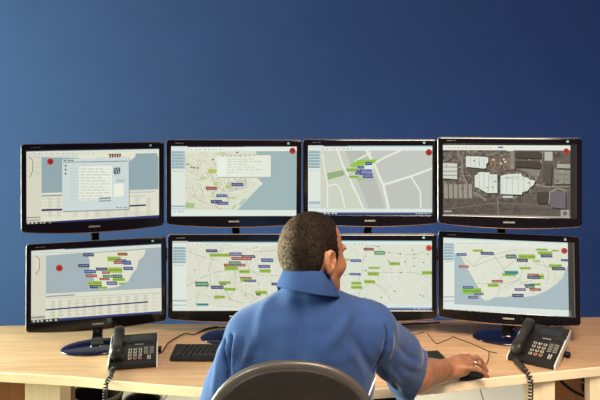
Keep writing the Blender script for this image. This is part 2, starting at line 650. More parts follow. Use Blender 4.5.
S.poly([(372, 138), (396, 137), (396, 160), (372, 161)], (88, 96, 116))
for a, b in ((376, 142), (386, 141), (380, 150), (389, 152)):
    S.rect(a, b, a + 4, b + 5, (206, 214, 218))
S.dashes(374, 392, 165, 3, (170, 180, 186))
S.dashes(384, 412, 181, 3, (140, 150, 156))
S.dashes(384, 412, 187, 3, (140, 150, 156))
S.poly([(372, 196), (409, 195), (409, 242), (372, 244)], (243, 241, 224))
for b in (128, 142, 157):
    S.rect(194, b, 200, b + 6, (92, 80, 82))
S.poly([(318, 247), (362, 245), (362, 251), (318, 253)], (130, 150, 160))
S.poly([(318, 257), (362, 255), (362, 260), (318, 262)], (140, 160, 170))
S.dashes(380, 426, 281, 3, (130, 140, 146), 6, 12, 4)
S.poly([(55, 70), (200, 66), (200, 78), (55, 82)], (60, 48, 50))
S.poly([(55, 80), (545, 62), (545, 79), (55, 88)], (222, 226, 220))
S.dashes(70, 300, 86, 2.5, (170, 165, 160), 3, 8, 7)
S.poly([(180, 60), (545, 52), (545, 69), (180, 77)], (40, 56, 84))
S.poly([(150, 333), (545, 310), (545, 330), (150, 348)], (44, 58, 122))
S.poly([(150, 338), (545, 316), (545, 330), (150, 348)], (28, 34, 76))
S.poly([(55, 337), (152, 333), (152, 350), (55, 352)], (46, 44, 48))
for a in (62, 76, 90, 106, 118, 138):
    S.rect(a, 337, a + 8, 343, (214, 210, 198))

# --- second in the upper row: coast map with a pop-up
T2 = Screen([(171, 146.2), (296.7, 146.8), (296.5, 215.8), (171, 216.3)], (160, 130, 3.807))
S = T2
S.rect(95, 80, 520, 306, (226, 222, 198))
S.poly([(366, 80), (521, 80), (521, 306), (290, 306), (340, 252), (388, 204), (372, 186), (366, 150)], (160, 182, 186))
S.poly([(262, 306), (300, 262), (352, 216), (388, 202), (384, 210), (340, 256), (292, 306)], (222, 226, 204))
S.poly([(296, 286), (318, 262), (330, 262), (306, 288)], (186, 196, 176))
S.poly([(270, 300), (284, 284), (292, 284), (280, 302)], (190, 202, 160))
S.poly([(250, 200), (330, 186), (330, 220), (262, 240)], (204, 204, 200))
random_roads(S, 97, 86, 260, 300, 60, 1.3, (190, 180, 156), 46)
random_roads(S, 97, 86, 300, 240, 40, 2.0, (240, 236, 220), 50)
random_roads(S, 180, 180, 330, 262, 26, 1.2, (170, 160, 140), 30)
for a, b, c, d, e in ((180, 148, 216, 164, (190, 200, 76)), (95, 276, 132, 298, (176, 194, 140)), (200, 196, 222, 212, (198, 206, 140)), (248, 210, 272, 222, (186, 200, 84)), (222, 84, 250, 94, (214, 208, 160)), (300, 194, 320, 202, (214, 216, 160)), (150, 176, 176, 190, (206, 208, 160))):
    S.poly([(a, b + 4), (a + 8, b), (c, b + 3), (c - 4, d), (a + 3, d)], e)
S.poly([(348, 184), (372, 190), (392, 206), (386, 210), (352, 196)], (232, 230, 216))
for a, b in ((100, 128), (114, 140), (124, 142), (138, 143), (196, 112), (288, 84)):
    S.rect(a, b, a + 9, b + 4, (74, 72, 82))
S.rect(218, 99, 423, 182, (172, 176, 170))
S.rect(217, 96, 421, 179, (238, 237, 222))
S.rect(220, 106, 254, 176, (243, 242, 232))
S.rect(256, 106, 257.5, 176, (200, 198, 186))
for k, y in enumerate((100, 111, 120, 130, 141, 151, 161)):
    S.dashes(260, 300, y, 2, (176, 172, 156), 5, 12, 5)
    if k < 6:
        S.dashes(300, 330 + (k % 3) * 28, y, 2, (186, 180, 164), 8, 20, 5)
    S.line([(300, y + 5), (416, y + 5)], 1, (216, 212, 198))
S.line([(217, 96), (421, 96)], 2, (170, 172, 160))
S.dashes(236, 360, 98, 3, (160, 158, 140), 5, 9, 9)
S.label(172, 216, 215, 228, (160, 34, 40))
S.label(270, 202, 316, 214, (58, 48, 118))
S.label(212, 245, 256, 256, (44, 84, 154))
S.label(191, 267, 236, 280, (40, 38, 104))
S.label(214, 273, 259, 285, (52, 62, 152))
S.rect(42, 66, 521, 82, (236, 237, 226))
S.dashes(100, 240, 74, 2.5, (160, 156, 142), 4, 9, 8)
S.rect(42, 58, 104, 68, (214, 220, 220))
S.rect(104, 58, 525, 66, (32, 66, 98))
S.rect(320, 62, 525, 66, (96, 150, 176))
sidebar(S, 42, 95, 68, 80, 6, 306, 11.4)
S.dashes(48, 92, 155, 3, (186, 188, 176), 8, 14, 4)
S.rect(42, 288, 95, 293, (150, 172, 184))
S.rect(42, 297, 95, 306, (206, 214, 214))
S.rect(42, 305, 525, 331, (230, 235, 226))
S.dashes(46, 92, 310, 2.5, (156, 160, 158), 6, 14, 5)
S.ball(504, 81, 12)

# --- third in the upper row: street map
T3 = Screen([(308, 145.4), (432.4, 145.8), (432.4, 215.5), (308, 215.2)], (295, 130, 3.807))
S = T3
S.rect(97, 78, 524, 302, (206, 205, 192))
S.poly([(97, 78), (165, 78), (205, 175), (262, 302), (97, 302)], (212, 211, 194))
S.poly([(190, 78), (272, 78), (345, 302), (284, 302)], (190, 190, 184))
S.poly([(282, 78), (524, 78), (524, 146), (335, 206), (300, 128)], (200, 199, 192))
S.poly([(345, 214), (524, 154), (524, 302), (364, 302)], (196, 196, 190))
S.poly([(122, 165), (182, 153), (191, 172), (126, 190)], (152, 176, 126))
WR = (238, 236, 222)
for pts, wd in (([(272, 76), (300, 126), (338, 214), (358, 302)], 9), ([(163, 76), (180, 130), (204, 176), (232, 236), (262, 302)], 7), ([(300, 128), (345, 104), (404, 78)], 7), ([(226, 122), (256, 104), (290, 88)], 6), ([(336, 209), (440, 178), (526, 146)], 8), ([(444, 180), (478, 235), (480, 296)], 6), ([(104, 90), (112, 150), (124, 205), (124, 296)], 5), ([(128, 213), (150, 207), (166, 212), (180, 250), (190, 296)], 5), ([(214, 206), (240, 250), (262, 302)], 5), ([(206, 176), (230, 180), (300, 126)], 5)):
    S.line(pts, wd, WR)
S.poly([(204, 138), (240, 114), (312, 112), (304, 127), (222, 142)], (152, 200, 58))
S.label(194, 147, 242, 159, (150, 196, 70))
S.label(205, 174, 244, 184, LIME)
S.label(236, 184, 264, 192, (176, 208, 96))
S.poly([(262, 140), (298, 130), (296, 186), (258, 176)], (226, 232, 232))
for r_ in ((268, 122, 294, 134), (238, 138, 264, 147), (248, 150, 294, 160), (230, 160, 254, 171), (250, 162, 296, 172), (258, 173, 298, 184), (236, 152, 252, 160)):
    S.label(*r_, (40, 62, 146))
S.rect(48, 66, 526, 79, (232, 236, 228))
S.dashes(100, 220, 71, 3, (166, 162, 150), 4, 10, 10)
S.rect(44, 54, 108, 68, (216, 222, 222))
S.rect(108, 54, 528, 63, (30, 56, 86))
S.rect(200, 61, 528, 66, (180, 216, 222))
sidebar(S, 50, 97, 70, 78, 6, 302, 11.4)
S.dashes(58, 90, 154, 3, (186, 188, 176), 8, 14, 4)
S.rect(52, 272, 96, 284, (168, 192, 202))
S.rect(52, 288, 96, 298, (206, 218, 218))
S.rect(44, 300, 528, 316, (224, 232, 226))
S.rect(44, 314, 528, 330, (62, 88, 142))
S.rect(44, 320, 528, 330, (34, 46, 88))
for a in (110, 124, 140, 152):
    S.rect(a, 315, a + 8, 321, (206, 206, 200))
S.dashes(460, 516, 317, 4, (186, 196, 204), 4, 9, 4)
S.ball(510, 86, 12.5)

# --- upper right: aerial photograph
T4 = Screen([(442.9, 143.7), (576.7, 144.3), (576.7, 218.4), (442.9, 215)], (435, 130, 3.806))
S = T4
S.bg((104, 92, 82))
nx, ny = 96, 54
fld = rng.rand(ny, nx)
for _ in range(1):
    fld = (fld + np.roll(fld, 1, 0) + np.roll(fld, 1, 1) + np.roll(fld, -1, 1)) / 4
fld = (fld - fld.mean()) / fld.std()
for j in range(ny):
    for i in range(nx):
        u0, u1 = 0.955 * i / nx, 0.955 * (i + 1) / nx
        v0, v1 = 0.05 + 0.95 * j / ny, 0.05 + 0.95 * (j + 1) / ny
        t = fld[j, i] * (26 if j < 40 else 11)
        b_ = (112, 98, 88) if j < 40 else (94, 82, 74)
        S.n -= 1
        S.raw([(u0, v0), (u1, v0), (u1, v1), (u0, v1)], tuple(max(30, min(220, c_ + t)) for c_ in b_))
S.n += 2
S.line([(104, 108), (106, 170), (124, 204), (150, 236), (198, 268)], 7, (146, 132, 118))
S.line([(112, 108), (114, 170), (130, 204), (156, 236)], 3, (72, 60, 54))
S.line([(300, 262), (380, 205), (402, 150), (412, 80)], 8, (140, 128, 116))
S.line([(380, 205), (420, 215), (515, 214)], 6, (150, 138, 124))
S.line([(60, 300), (240, 276), (420, 290), (516, 320)], 4, (116, 102, 92))
S.line([(120, 320), (300, 300), (510, 306)], 3, (78, 66, 60))
S.line([(242, 262), (244, 330)], 4, (140, 126, 112))


def roof(S, pts, col, n=0, dark=None, vertical=True):
    S.poly([(a + 4, b + 6) for a, b in pts], (42, 34, 32))
    S.poly(pts, col)
    if n:
        xs_, ys_ = [p[0] for p in pts], [p[1] for p in pts]
        for k in range(1, n):
            if vertical:
                a = min(xs_) + (max(xs_) - min(xs_)) * k / n
                S.line([(a, min(ys_) + 6), (a + 1, max(ys_) - 6)], 2, dark)
            else:
                b = min(ys_) + (max(ys_) - min(ys_)) * k / n
                S.line([(min(xs_) + 1, b), (max(xs_) - 1, b)], 2.5, dark)


WT, WD = (226, 228, 216), (176, 180, 172)
roof(S, [(120, 100), (190, 102), (206, 106), (206, 124), (198, 130), (198, 148), (120, 140)], WT, 5, WD)
roof(S, [(28, 126), (86, 128), (86, 188), (28, 184)], (214, 212, 198), 4, (110, 100, 90), False)
roof(S, [(154, 172), (166, 170), (166, 163), (180, 160), (212, 162), (212, 168), (241, 170), (241, 240), (200, 240), (186, 232), (170, 222), (154, 216)], WT, 5, WD)
roof(S, [(253, 176), (268, 170), (330, 164), (336, 176), (360, 184), (362, 190), (386, 190), (378, 210), (362, 222), (356, 232), (336, 236), (334, 246), (253, 244)], WT, 6, WD)
S.rect(262, 250, 300, 259, (200, 200, 190))
for k in range(6):
    a = 34 + k * 19
    S.poly([(a, 206), (a + 15, 207), (a + 15, 262), (a, 258)], (158, 148, 134))
    S.poly([(a + 15, 207), (a + 19, 207), (a + 19, 262), (a + 15, 262)], (88, 76, 68))
roof(S, [(310, 80), (406, 82), (406, 106), (310, 104)], (84, 70, 64), 4, (60, 50, 46), False)
roof(S, [(310, 116), (404, 120), (404, 144), (310, 138)], (80, 66, 60), 4, (58, 48, 44), False)
S.rect(290, 80, 306, 150, (142, 130, 118))
S.poly([(310, 150), (330, 152), (352, 160), (388, 182), (396, 152), (360, 148)], (138, 128, 116))
roof(S, [(456, 150), (516, 150), (516, 206), (456, 206)], (148, 138, 126), 3, (112, 102, 94), False)
roof(S, [(466, 128), (516, 130), (516, 146), (466, 144)], (176, 168, 156))
S.rect(420, 82, 450, 116, (190, 184, 174))
S.rect(455, 84, 480, 104, (80, 68, 62))
roof(S, [(416, 128), (448, 128), (444, 208), (412, 204)], (92, 78, 70), 0)
roof(S, [(392, 236), (432, 234), (432, 276), (396, 280), (390, 272)], (74, 63, 58))
roof(S, [(446, 232), (498, 236), (498, 300), (444, 294)], (118, 104, 116), 5, (92, 82, 94))
S.line([(436, 280), (440, 236), (470, 222), (502, 232)], 4, (166, 154, 146))
for a in (212, 228, 246, 262, 280):
    S.rect(a, 108, a + 8, 146, (150, 108, 78))
for a, b in ((262, 108), (268, 118), (252, 124), (222, 110)):
    S.rect(a, b, a + 7, b + 7, (220, 214, 200))
for k in range(46):
    a, b = random.uniform(36, 500), random.uniform(84, 225)
    if random.random() < 0.5:
        S.rect(a, b, a + random.uniform(3, 8), b + random.uniform(2, 4), (186, 176, 162))
    else:
        S.rect(a, b, a + random.uniform(3, 10), b + random.uniform(2, 5), (54, 46, 44))
S.rect(20, 50, 520, 60, (34, 30, 28))
S.dashes(36, 130, 52, 3, (120, 112, 104), 6, 12, 4)
S.rect(20, 58, 516, 77, (234, 232, 220))
S.rect(276, 74, 302, 80, (234, 232, 220))
S.dashes(40, 220, 67, 2.5, (190, 186, 172), 5, 14, 6)
S.rect(244, 63, 263, 69, (70, 120, 150))
S.rect(480, 304, 512, 334, (170, 162, 150))
S.ball(496, 318, 9, (126, 118, 108))
S.dashes(36, 66, 307, 4, (214, 208, 196), 5, 10, 3)
S.poly([(28, 320), (516, 330), (516, 340), (28, 330)], (176, 164, 150))
S.raw([(0.955, 0), (1, 0), (1, 1), (0.955, 1)], (38, 35, 33))
S.raw([(0.993, 0), (1, 0), (1, 1), (0.993, 1)], (58, 54, 50))
S.ball(501, 80, 11.5, (216, 40, 44))

# --- lower left: map over a table
B1 = Screen([(31, 250.6), (161, 243.1), (161.3, 313.2), (31.5, 324.2)], (10, 230, 2.35))
S = B1
S.poly([(48, 50), (83, 50), (83, 222), (48, 224)], (220, 213, 193))
S.poly([(83, 60), (357, 40), (357, 138), (83, 152)], (168, 181, 188))
S.poly([(178, 56), (200, 54), (318, 46), (312, 62), (300, 72), (296, 90), (284, 104), (276, 120), (250, 134), (226, 139), (206, 140), (196, 126), (190, 104), (182, 92), (184, 76)], (234, 227, 203))
S.poly([(58, 60), (68, 68), (68, 88), (60, 98)], (226, 220, 202))
S.line([(58, 60), (68, 69), (68, 92), (60, 105)], 1.4, (120, 100, 96))
S.poly([(83, 151), (357, 137), (357, 200), (83, 220)], (229, 223, 204))
S.poly([(83, 156), (150, 152), (150, 155), (83, 159)], (150, 152, 156))
S.poly([(83, 161), (357, 147), (357, 149), (83, 163)], (202, 200, 190))
for a in (96, 112, 132, 150, 168, 190, 206, 226, 250, 268, 290, 312):
    S.poly([(a, 168 - (a - 83) * 0.06), (a + 8, 167 - (a - 83) * 0.06), (a + 8, 208 - (a - 83) * 0.06), (a, 209 - (a - 83) * 0.06)], (216, 208, 186))
for k in range(5):
    for a in range(90, 345, 22):
        S.dashes(a, a + 14, 169 + k * 8.5 - (a - 83) * 0.068, 1.6, (198, 190, 170), 3, 7, 2)
S.line([(83, 189), (323, 170)], 3.2, (46, 56, 118))
S.poly([(50, 205), (82, 203), (82, 208), (50, 210)], (160, 154, 146))
S.poly([(50, 213), (82, 211), (82, 214), (50, 216)], (170, 164, 156))
S.ball(113, 90, 8.2, (208, 54, 50))
S.z = (0, 0, 1)      # below: frame pixels
for r_ in ((81.2, 253.3, 92.4, 256.6, NAVY), (76.4, 264.3, 87.6, 267.6, NAVY), (82.5, 270.2, 94.4, 273.5, BLUE), (84, 274.6, 95.4, 277.6, RED), (94, 267.8, 106, 271, NAVY), (88, 285.4, 100.4, 288.8, NAVY), (85.3, 282.0, 100.2, 285.6, LIME),
           (115.6, 252.6, 126.4, 255.8, (176, 120, 60)), (105.4, 256.6, 119.6, 261.6, LIME), (114, 259.4, 125.2, 261.8, PURP), (111.8, 261.0, 121.8, 264.2, RED), (121.6, 260.8, 130, 265.0, BLUE), (121.6, 267.0, 132, 270.4, BLUE), (106, 267.6, 121, 273.2, LIME), (101, 275.2, 110.6, 278.0, GREEN),
           (110.6, 274.8, 121, 278.2, (48, 92, 100)), (110.6, 278.2, 123.8, 281.6, LIME), (97.6, 278.2, 108, 280.6, RED), (90, 281.4, 100.4, 285.6, LIME), (104.8, 281.8, 116, 285.4, PURP), (96, 287.0, 106, 289.2, LIME), (100, 271.6, 108, 274.2, RED), (117, 283, 124, 285.2, LIME)):
    S.label(*r_)
S.z = (10, 230, 2.35)
S.poly([(48, 46), (360, 22), (360, 40), (200, 51), (48, 60)], (222, 224, 216))
S.dashes(70, 190, 52, 1.8, (176, 172, 164), 2, 5, 4)
S.poly([(48, 42), (130, 36), (130, 44), (48, 50)], (196, 192, 182))
S.poly([(125, 32), (360, 12), (360, 33), (125, 46)], (62, 88, 112))
S.poly([(112, 209), (362, 191), (362, 206), (112, 224)], (50, 66, 128))
S.poly([(112, 213), (362, 195), (362, 206), (112, 224)], (34, 42, 88))
S.poly([(46, 214), (113, 208), (113, 226), (46, 230)], (50, 48, 50))
for a in (54, 63, 72, 84, 92, 104):
    S.rect(a, 214 - (a - 50) * 0.06, a + 5, 218 - (a - 50) * 0.06, (214, 208, 196))

# --- second in the lower row
B2 = Screen([(172.4, 241.3), (296.7, 240.6), (296.7, 310.8), (172.4, 311)], (155, 225, 3.335))
S = B2
S.rect(104, 66, 475, 278, (227, 222, 204))
for pts in ([(105, 206), (150, 178), (205, 158), (255, 150)], [(225, 78), (190, 116), (178, 148), (184, 198), (140, 238), (134, 268)], [(300, 60), (306, 84), (340, 76), (332, 50)], [(262, 200), (270, 170), (250, 130)], [(330, 90), (420, 84)], [(345, 190), (350, 230), (400, 236)], [(240, 226), (246, 250), (300, 262)], [(268, 212), (330, 240)], [(300, 112), (315, 150), (345, 168), (420, 170)], [(110, 90), (150, 104), (200, 120)]):
    S.line(pts, 1.6, ROAD)
random_roads(S, 106, 70, 470, 275, 60, 1.0, (206, 198, 176), 50)
random_roads(S, 106, 70, 470, 275, 40, 2.0, (238, 234, 220), 60)
random_roads(S, 200, 200, 470, 275, 20, 1.2, (214, 196, 170), 50)
for a, b in ((200, 246), (248, 244), (298, 232), (340, 270), (130, 150), (246, 60), (408, 66)):
    S.rect(a, b, a + 6, b + 3, (150, 140, 130))
for r_ in ((180, 96, 252, 107, LIME), (168, 82, 208, 92, NAVY), (247, 92, 290, 104, PURP), (288, 101, 334, 111, (84, 62, 104)), (253, 107, 322, 118, RED), (228, 130, 302, 139, RED), (245, 122, 286, 134, GREEN), (230, 139, 276, 152, LIME), (352, 112, 394, 124, BLUE), (343, 134, 384, 144, (40, 64, 146)), (347, 148, 386, 160, LIME), (278, 150, 316, 162, LIME), (283, 174, 322, 182, RED), (283, 180, 321, 190, LIME), (297, 183, 337, 191, (36, 86, 104)), (133, 190, 178, 206, GREEN), (210, 188, 252, 198, LIME), (216, 196, 236, 202, GREEN), (185, 203, 228, 214, NAVY), (228, 210, 268, 220, LIME), (195, 236, 233, 246, LIME), (137, 262, 178, 270, TEAL), (332, 220, 374, 231, LIME), (336, 229, 352, 236, (52, 60, 40)), (387, 193, 420, 202, NAVY)):
    S.label(*r_)
S.rect(56, 60, 480, 70, (232, 232, 220))
S.dashes(110, 250, 66, 2.4, (176, 170, 156), 3, 8, 6)
S.rect(50, 50, 110, 62, (206, 204, 194))
S.rect(110, 50, 480, 58, (44, 62, 76))
S.rect(160, 57, 480, 61, (170, 204, 210))
sidebar(S, 58, 104, 62, 74, 6, 278, 9.2)
S.dashes(64, 96, 134, 3, (186, 188, 176), 8, 14, 4)
S.rect(58, 250, 104, 256, (178, 188, 190))
S.rect(58, 266, 104, 270, (186, 194, 196))
S.rect(104, 276, 480, 292, (228, 228, 214))

# --- third in the lower row
B3 = Screen([(307.6, 240.6), (432, 240.4), (432, 310.7), (307.6, 310.6)], (310, 225, 3.333))
S = B3
S.rect(-10, 62, 410, 272, (226, 224, 206))
for pts in ([(172, 150), (178, 118), (188, 92), (190, 64)], [(236, 90), (262, 92), (300, 95), (336, 100), (360, 98), (384, 88)], [(172, 148), (196, 160), (300, 158), (350, 160), (402, 176)], [(200, 190), (235, 206), (256, 226), (270, 258)], [(112, 170), (150, 160)], [(172, 206), (160, 250)], [(180, 82), (210, 68), (232, 74), (240, 90)], [(176, 150), (160, 190), (166, 216)]):
    S.line(pts, 1.5, ROAD)
random_roads(S, 60, 66, 405, 268, 44, 1.0, (210, 206, 190), 46)
random_roads(S, 60, 66, 405, 268, 34, 2.0, (236, 234, 222), 60)
for a, b in ((225, 70), (262, 90), (298, 96), (340, 82), (345, 96), (390, 96), (300, 158), (184, 150), (192, 156), (260, 120), (345, 110), (376, 124), (345, 136), (280, 220), (366, 232), (376, 236), (236, 240), (180, 242), (314, 122)):
    S.rect(a, b, a + 6, b + 3.2, (116, 122, 128))
for r_ in ((179, 77, 214, 86, (140, 40, 52)), (214, 87, 251, 100, (84, 146, 92)), (264, 124, 301, 135, (164, 190, 68)), (372, 154, 410, 166, LIME), (134, 115, 172, 124, (40, 74, 150)), (132, 161, 170, 169, (40, 74, 150)), (194, 140, 234, 148, (176, 198, 84)), (192, 157, 231, 170, (166, 192, 70)), (180, 184, 219, 196, LIME), (137, 190, 173, 200, LIME), (136, 203, 176, 214, LIME), (112, 112, 136, 121, (196, 208, 120))):
    S.label(*r_)
S.rect(-10, 54, 412, 66, (228, 236, 230))
S.dashes(60, 190, 62, 2.4, (176, 174, 164), 3, 8, 6)
S.rect(-10, 44, 412, 54, (36, 66, 88))
S.rect(-10, 53, 412, 57, (176, 214, 218))
S.rect(-10, 266, 412, 278, (222, 230, 228))
S.rect(-10, 276, 412, 290, (108, 132, 168))
S.rect(-10, 281, 412, 290, (80, 100, 140))
S.dashes(346, 402, 278, 4, (190, 200, 208), 4, 8, 4)
S.ball(397, 77, 10.5, (222, 86, 66))

# --- lower right: cape map
B4 = Screen([(443.7, 237.9), (574.6, 241.3), (574.6, 318.5), (443.7, 308.9)], (430, 225, 3.335))
S = B4
S.poly([(80, 60), (466, 72), (466, 306), (80, 270)], (170, 188, 196))
S.poly([(84, 66), (464, 74), (464, 128), (452, 150), (444, 176), (420, 200), (392, 222), (352, 238), (318, 243), (278, 238), (250, 244), (222, 242), (204, 252), (186, 254), (172, 240), (176, 226), (166, 212), (156, 196), (146, 176), (132, 152), (118, 128), (106, 106), (84, 96)], (230, 227, 210))
for pts in ([(106, 100), (150, 140), (170, 110), (300, 80)], [(150, 140), (200, 118), (290, 96)], [(215, 98), (250, 146), (300, 185), (350, 230)], [(300, 110), (250, 146), (230, 240)], [(330, 120), (300, 185), (250, 210)], [(360, 180), (300, 200)], [(380, 120), (400, 160), (390, 200)], [(156, 196), (240, 200), (300, 185)], [(330, 100), (360, 130), (440, 150)]):
    S.line(pts, 1.5, ROAD)
random_roads(S, 180, 80, 440, 220, 26, 1.0, (210, 204, 186), 40)
random_roads(S, 180, 80, 440, 200, 20, 1.4, (228, 206, 186), 40)
for r_ in ((90, 95, 126, 104, BLUE), (145, 82, 182, 90, LIME), (172, 90, 218, 100, NAVY), (98, 136, 133, 144, RED), (257, 98, 294, 112, (70, 100, 80)), (298, 97, 356, 113, LIME), (293, 112, 331, 123, NAVY), (303, 140, 340, 149, LIME), (245, 162, 291, 172, LIME), (252, 154, 299, 166, TEAL), (195, 196, 233, 209, LIME), (210, 185, 248, 194, RED), (345, 165, 384, 182, LIME), (328, 163, 366, 170, RED), (327, 171, 371, 181, NAVY), (110, 212, 176, 232, (140, 200, 62)), (112, 205, 148, 214, BLUE), (130, 238, 164, 248, PURP), (150, 228, 183, 236, PURP), (335, 196, 372, 204, LIME), (320, 204, 352, 213, GREEN), (285, 213, 323, 222, PURP), (335, 213, 373, 222, RED), (277, 232, 316, 243, NAVY), (318, 199, 352, 206, NAVY), (357, 76, 396, 84, LIME), (362, 86, 412, 97, LIME), (372, 96, 411, 107, NAVY), (398, 130, 442, 142, LIME), (408, 140, 452, 151, NAVY), (408, 80, 434, 86, LIME), (438, 112, 462, 120, NAVY), (345, 115, 372, 124, (196, 208, 130))):
    S.label(*r_)
S.poly([(44, 48), (466, 58), (466, 76), (44, 66)], (230, 233, 222))
S.dashes(90, 240, 61, 2.4, (176, 172, 158), 3, 8, 6)
S.poly([(40, 38), (470, 48), (470, 58), (40, 48)], (206, 220, 222))
sidebar(S, 46, 84, 50, 62, 6, 270, 9.6)
S.dashes(52, 80, 122, 3, (190, 192, 180), 8, 14, 4)
S.rect(46, 238, 84, 243, (186, 194, 194))
S.rect(46, 252, 84, 256, (190, 198, 198))
S.poly([(40, 262), (470, 290), (470, 320), (40, 290)], (226, 232, 226))
S.raw([(0.9525, 0), (1, 0), (1, 1), (0.9525, 1)], (62, 54, 48))
S.raw([(0.993, 0), (1, 0), (1, 1), (0.993, 1)], (104, 92, 82))
S.ball(450, 83, 10.5, (218, 60, 54))

# ------------------------------------------------------------------ monitors


def outline(grow=0.0, n_c=6, n_b=28):
    """outer outline of the housing, screen-centred; lower edge sags in the middle"""
    hx = SW / 2 + 0.0195 + grow
    zt = SH / 2 + 0.0245 + grow
    zc = -SH / 2 - 0.034 - grow
    sag = 0.0145
    r = 0.011
    pts = []
    for cx_, cz, a0 in ((hx - r, zt - r, 0), (-hx + r, zt - r, 90)):
        for k in range(n_c + 1):
            a = R(a0 + 90 * k / n_c)
            pts.append((cx_ + r * math.cos(a), cz + r * math.sin(a)))
    r2 = 0.016
    for k in range(n_c + 1):
        a = R(180 + 75 * k / n_c)
        pts.append((-hx + r2 + r2 * math.cos(a), zc + r2 + r2 * math.sin(a)))
    x0 = pts[-1][0]
    z0 = pts[-1][1]
    for k in range(1, n_b):
        t = -1 + 2 * k / n_b
        pts.append((-x0 * t, z0 - sag * (1 - t * t)))
    for k in range(n_c + 1):
        a = R(285 + 75 * k / n_c)
        pts.append((hx - r2 + r2 * math.cos(a), zc + r2 + r2 * math.sin(a)))
    return pts


OUT = outline()


def inset(pts, d):
    c = Vector((0, 0))
    out = []
    n = len(pts)
    for i in range(n):
        a, b, c_ = Vector(pts[i - 1]), Vector(pts[i]), Vector(pts[(i + 1) % n])
        t = (c_ - a).normalized()
        nrm = Vector((-t.y, t.x))
        out.append(tuple(b + nrm * d))
    return out


def bezel_mesh():
    bm = bmesh.new()
    hx, hz = SW / 2, SH / 2
    inner = []
    for x, z in OUT:
        # ride to the nearest point of the screen opening
        inner.append((max(-hx, min(hx, x)), max(-hz, min(hz, z))))
    mk = lambda P, y: [Vector((x, y, z)) for x, z in P]
    L = [mk(inner, 0.004), mk(inner, -0.001), mk([(x * 1.012, z * 1.012) for x, z in inner], -0.002), mk(inset(OUT, 0.004), -0.002), mk(inset(OUT, 0.0012), -0.0008), mk(OUT, 0.002), mk(OUT, 0.006)]
    add_loops(bm, L, False, False)
    bmesh.ops.remove_doubles(bm, verts=bm.verts[:], dist=1e-6)
    return bm


def edge_mesh():
    bm = bmesh.new()
    mk = lambda P, y: [Vector((x, y, z)) for x, z in P]
    add_loops(bm, [mk(OUT, 0.006), mk(inset(OUT, -0.0012), 0.007), mk(inset(OUT, -0.0012), 0.018), mk(inset(OUT, 0.002), 0.021)], False, False)
    return bm


def back_mesh():
    bm = bmesh.new()
    mk = lambda P, y, s=1.0: [Vector((x * s, y, z * s)) for x, z in P]
    O2 = inset(OUT, 0.002)
    add_loops(bm, [mk(O2, 0.021), mk(O2, 0.026, 0.985), mk(O2, 0.036, 0.80), mk(O2, 0.046, 0.55), mk(O2, 0.049, 0.45)], True, True)
    return bm


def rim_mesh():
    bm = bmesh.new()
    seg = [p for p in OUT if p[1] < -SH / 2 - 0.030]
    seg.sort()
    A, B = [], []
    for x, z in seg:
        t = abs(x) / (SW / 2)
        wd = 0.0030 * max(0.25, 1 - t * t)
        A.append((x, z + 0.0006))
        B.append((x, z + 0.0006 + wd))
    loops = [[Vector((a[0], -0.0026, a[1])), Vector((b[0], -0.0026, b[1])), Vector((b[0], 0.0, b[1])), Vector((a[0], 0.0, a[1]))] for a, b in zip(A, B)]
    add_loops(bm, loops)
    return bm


def text_mesh(txt, size, spacing=1.0, bold=0.0):
    cu = bpy.data.curves.new('lettering', 'FONT')
    cu.body = txt
    cu.size = size
    cu.align_x = 'CENTER'
    cu.align_y = 'CENTER'
    cu.space_character = spacing
    cu.offset = bold
    cu.extrude = 0.0003
    cu.resolution_u = 2
    to = bpy.data.objects.new('lettering', cu)
    COL.objects.link(to)
    dg = bpy.context.evaluated_depsgraph_get()
    me = bpy.data.meshes.new_from_object(to.evaluated_get(dg))
    bpy.data.objects.remove(to)
    bpy.data.curves.remove(cu)
    return me


LOGO = text_mesh('SAMSUNG', 0.0088, 1.12, 0.00035)
LOGO.materials.append(M_logo)
MODEL = text_mesh('SyncMaster 2343', 0.0048, 1.05)
MODEL.materials.append(M_logo)
protos = {}


def part(key, name, maker, m, parent, loc, rot, smooth=False):
    if key in protos:
        return share(protos[key], name, parent, loc, rot)
    o = obj(name, maker(), m, parent, smooth, loc, rot)
    protos[key] = o
    return o


def base_mesh(a, b):
    bm = bmesh.new()
    add_lathe(bm, [(0.97, 0.0), (1.0, 0.003), (0.99, 0.006), (0.93, 0.010), (0.80, 0.0135), (0.5, 0.017), (0.2, 0.019)], 40, (0, 0, 0), a, b)
    return bm


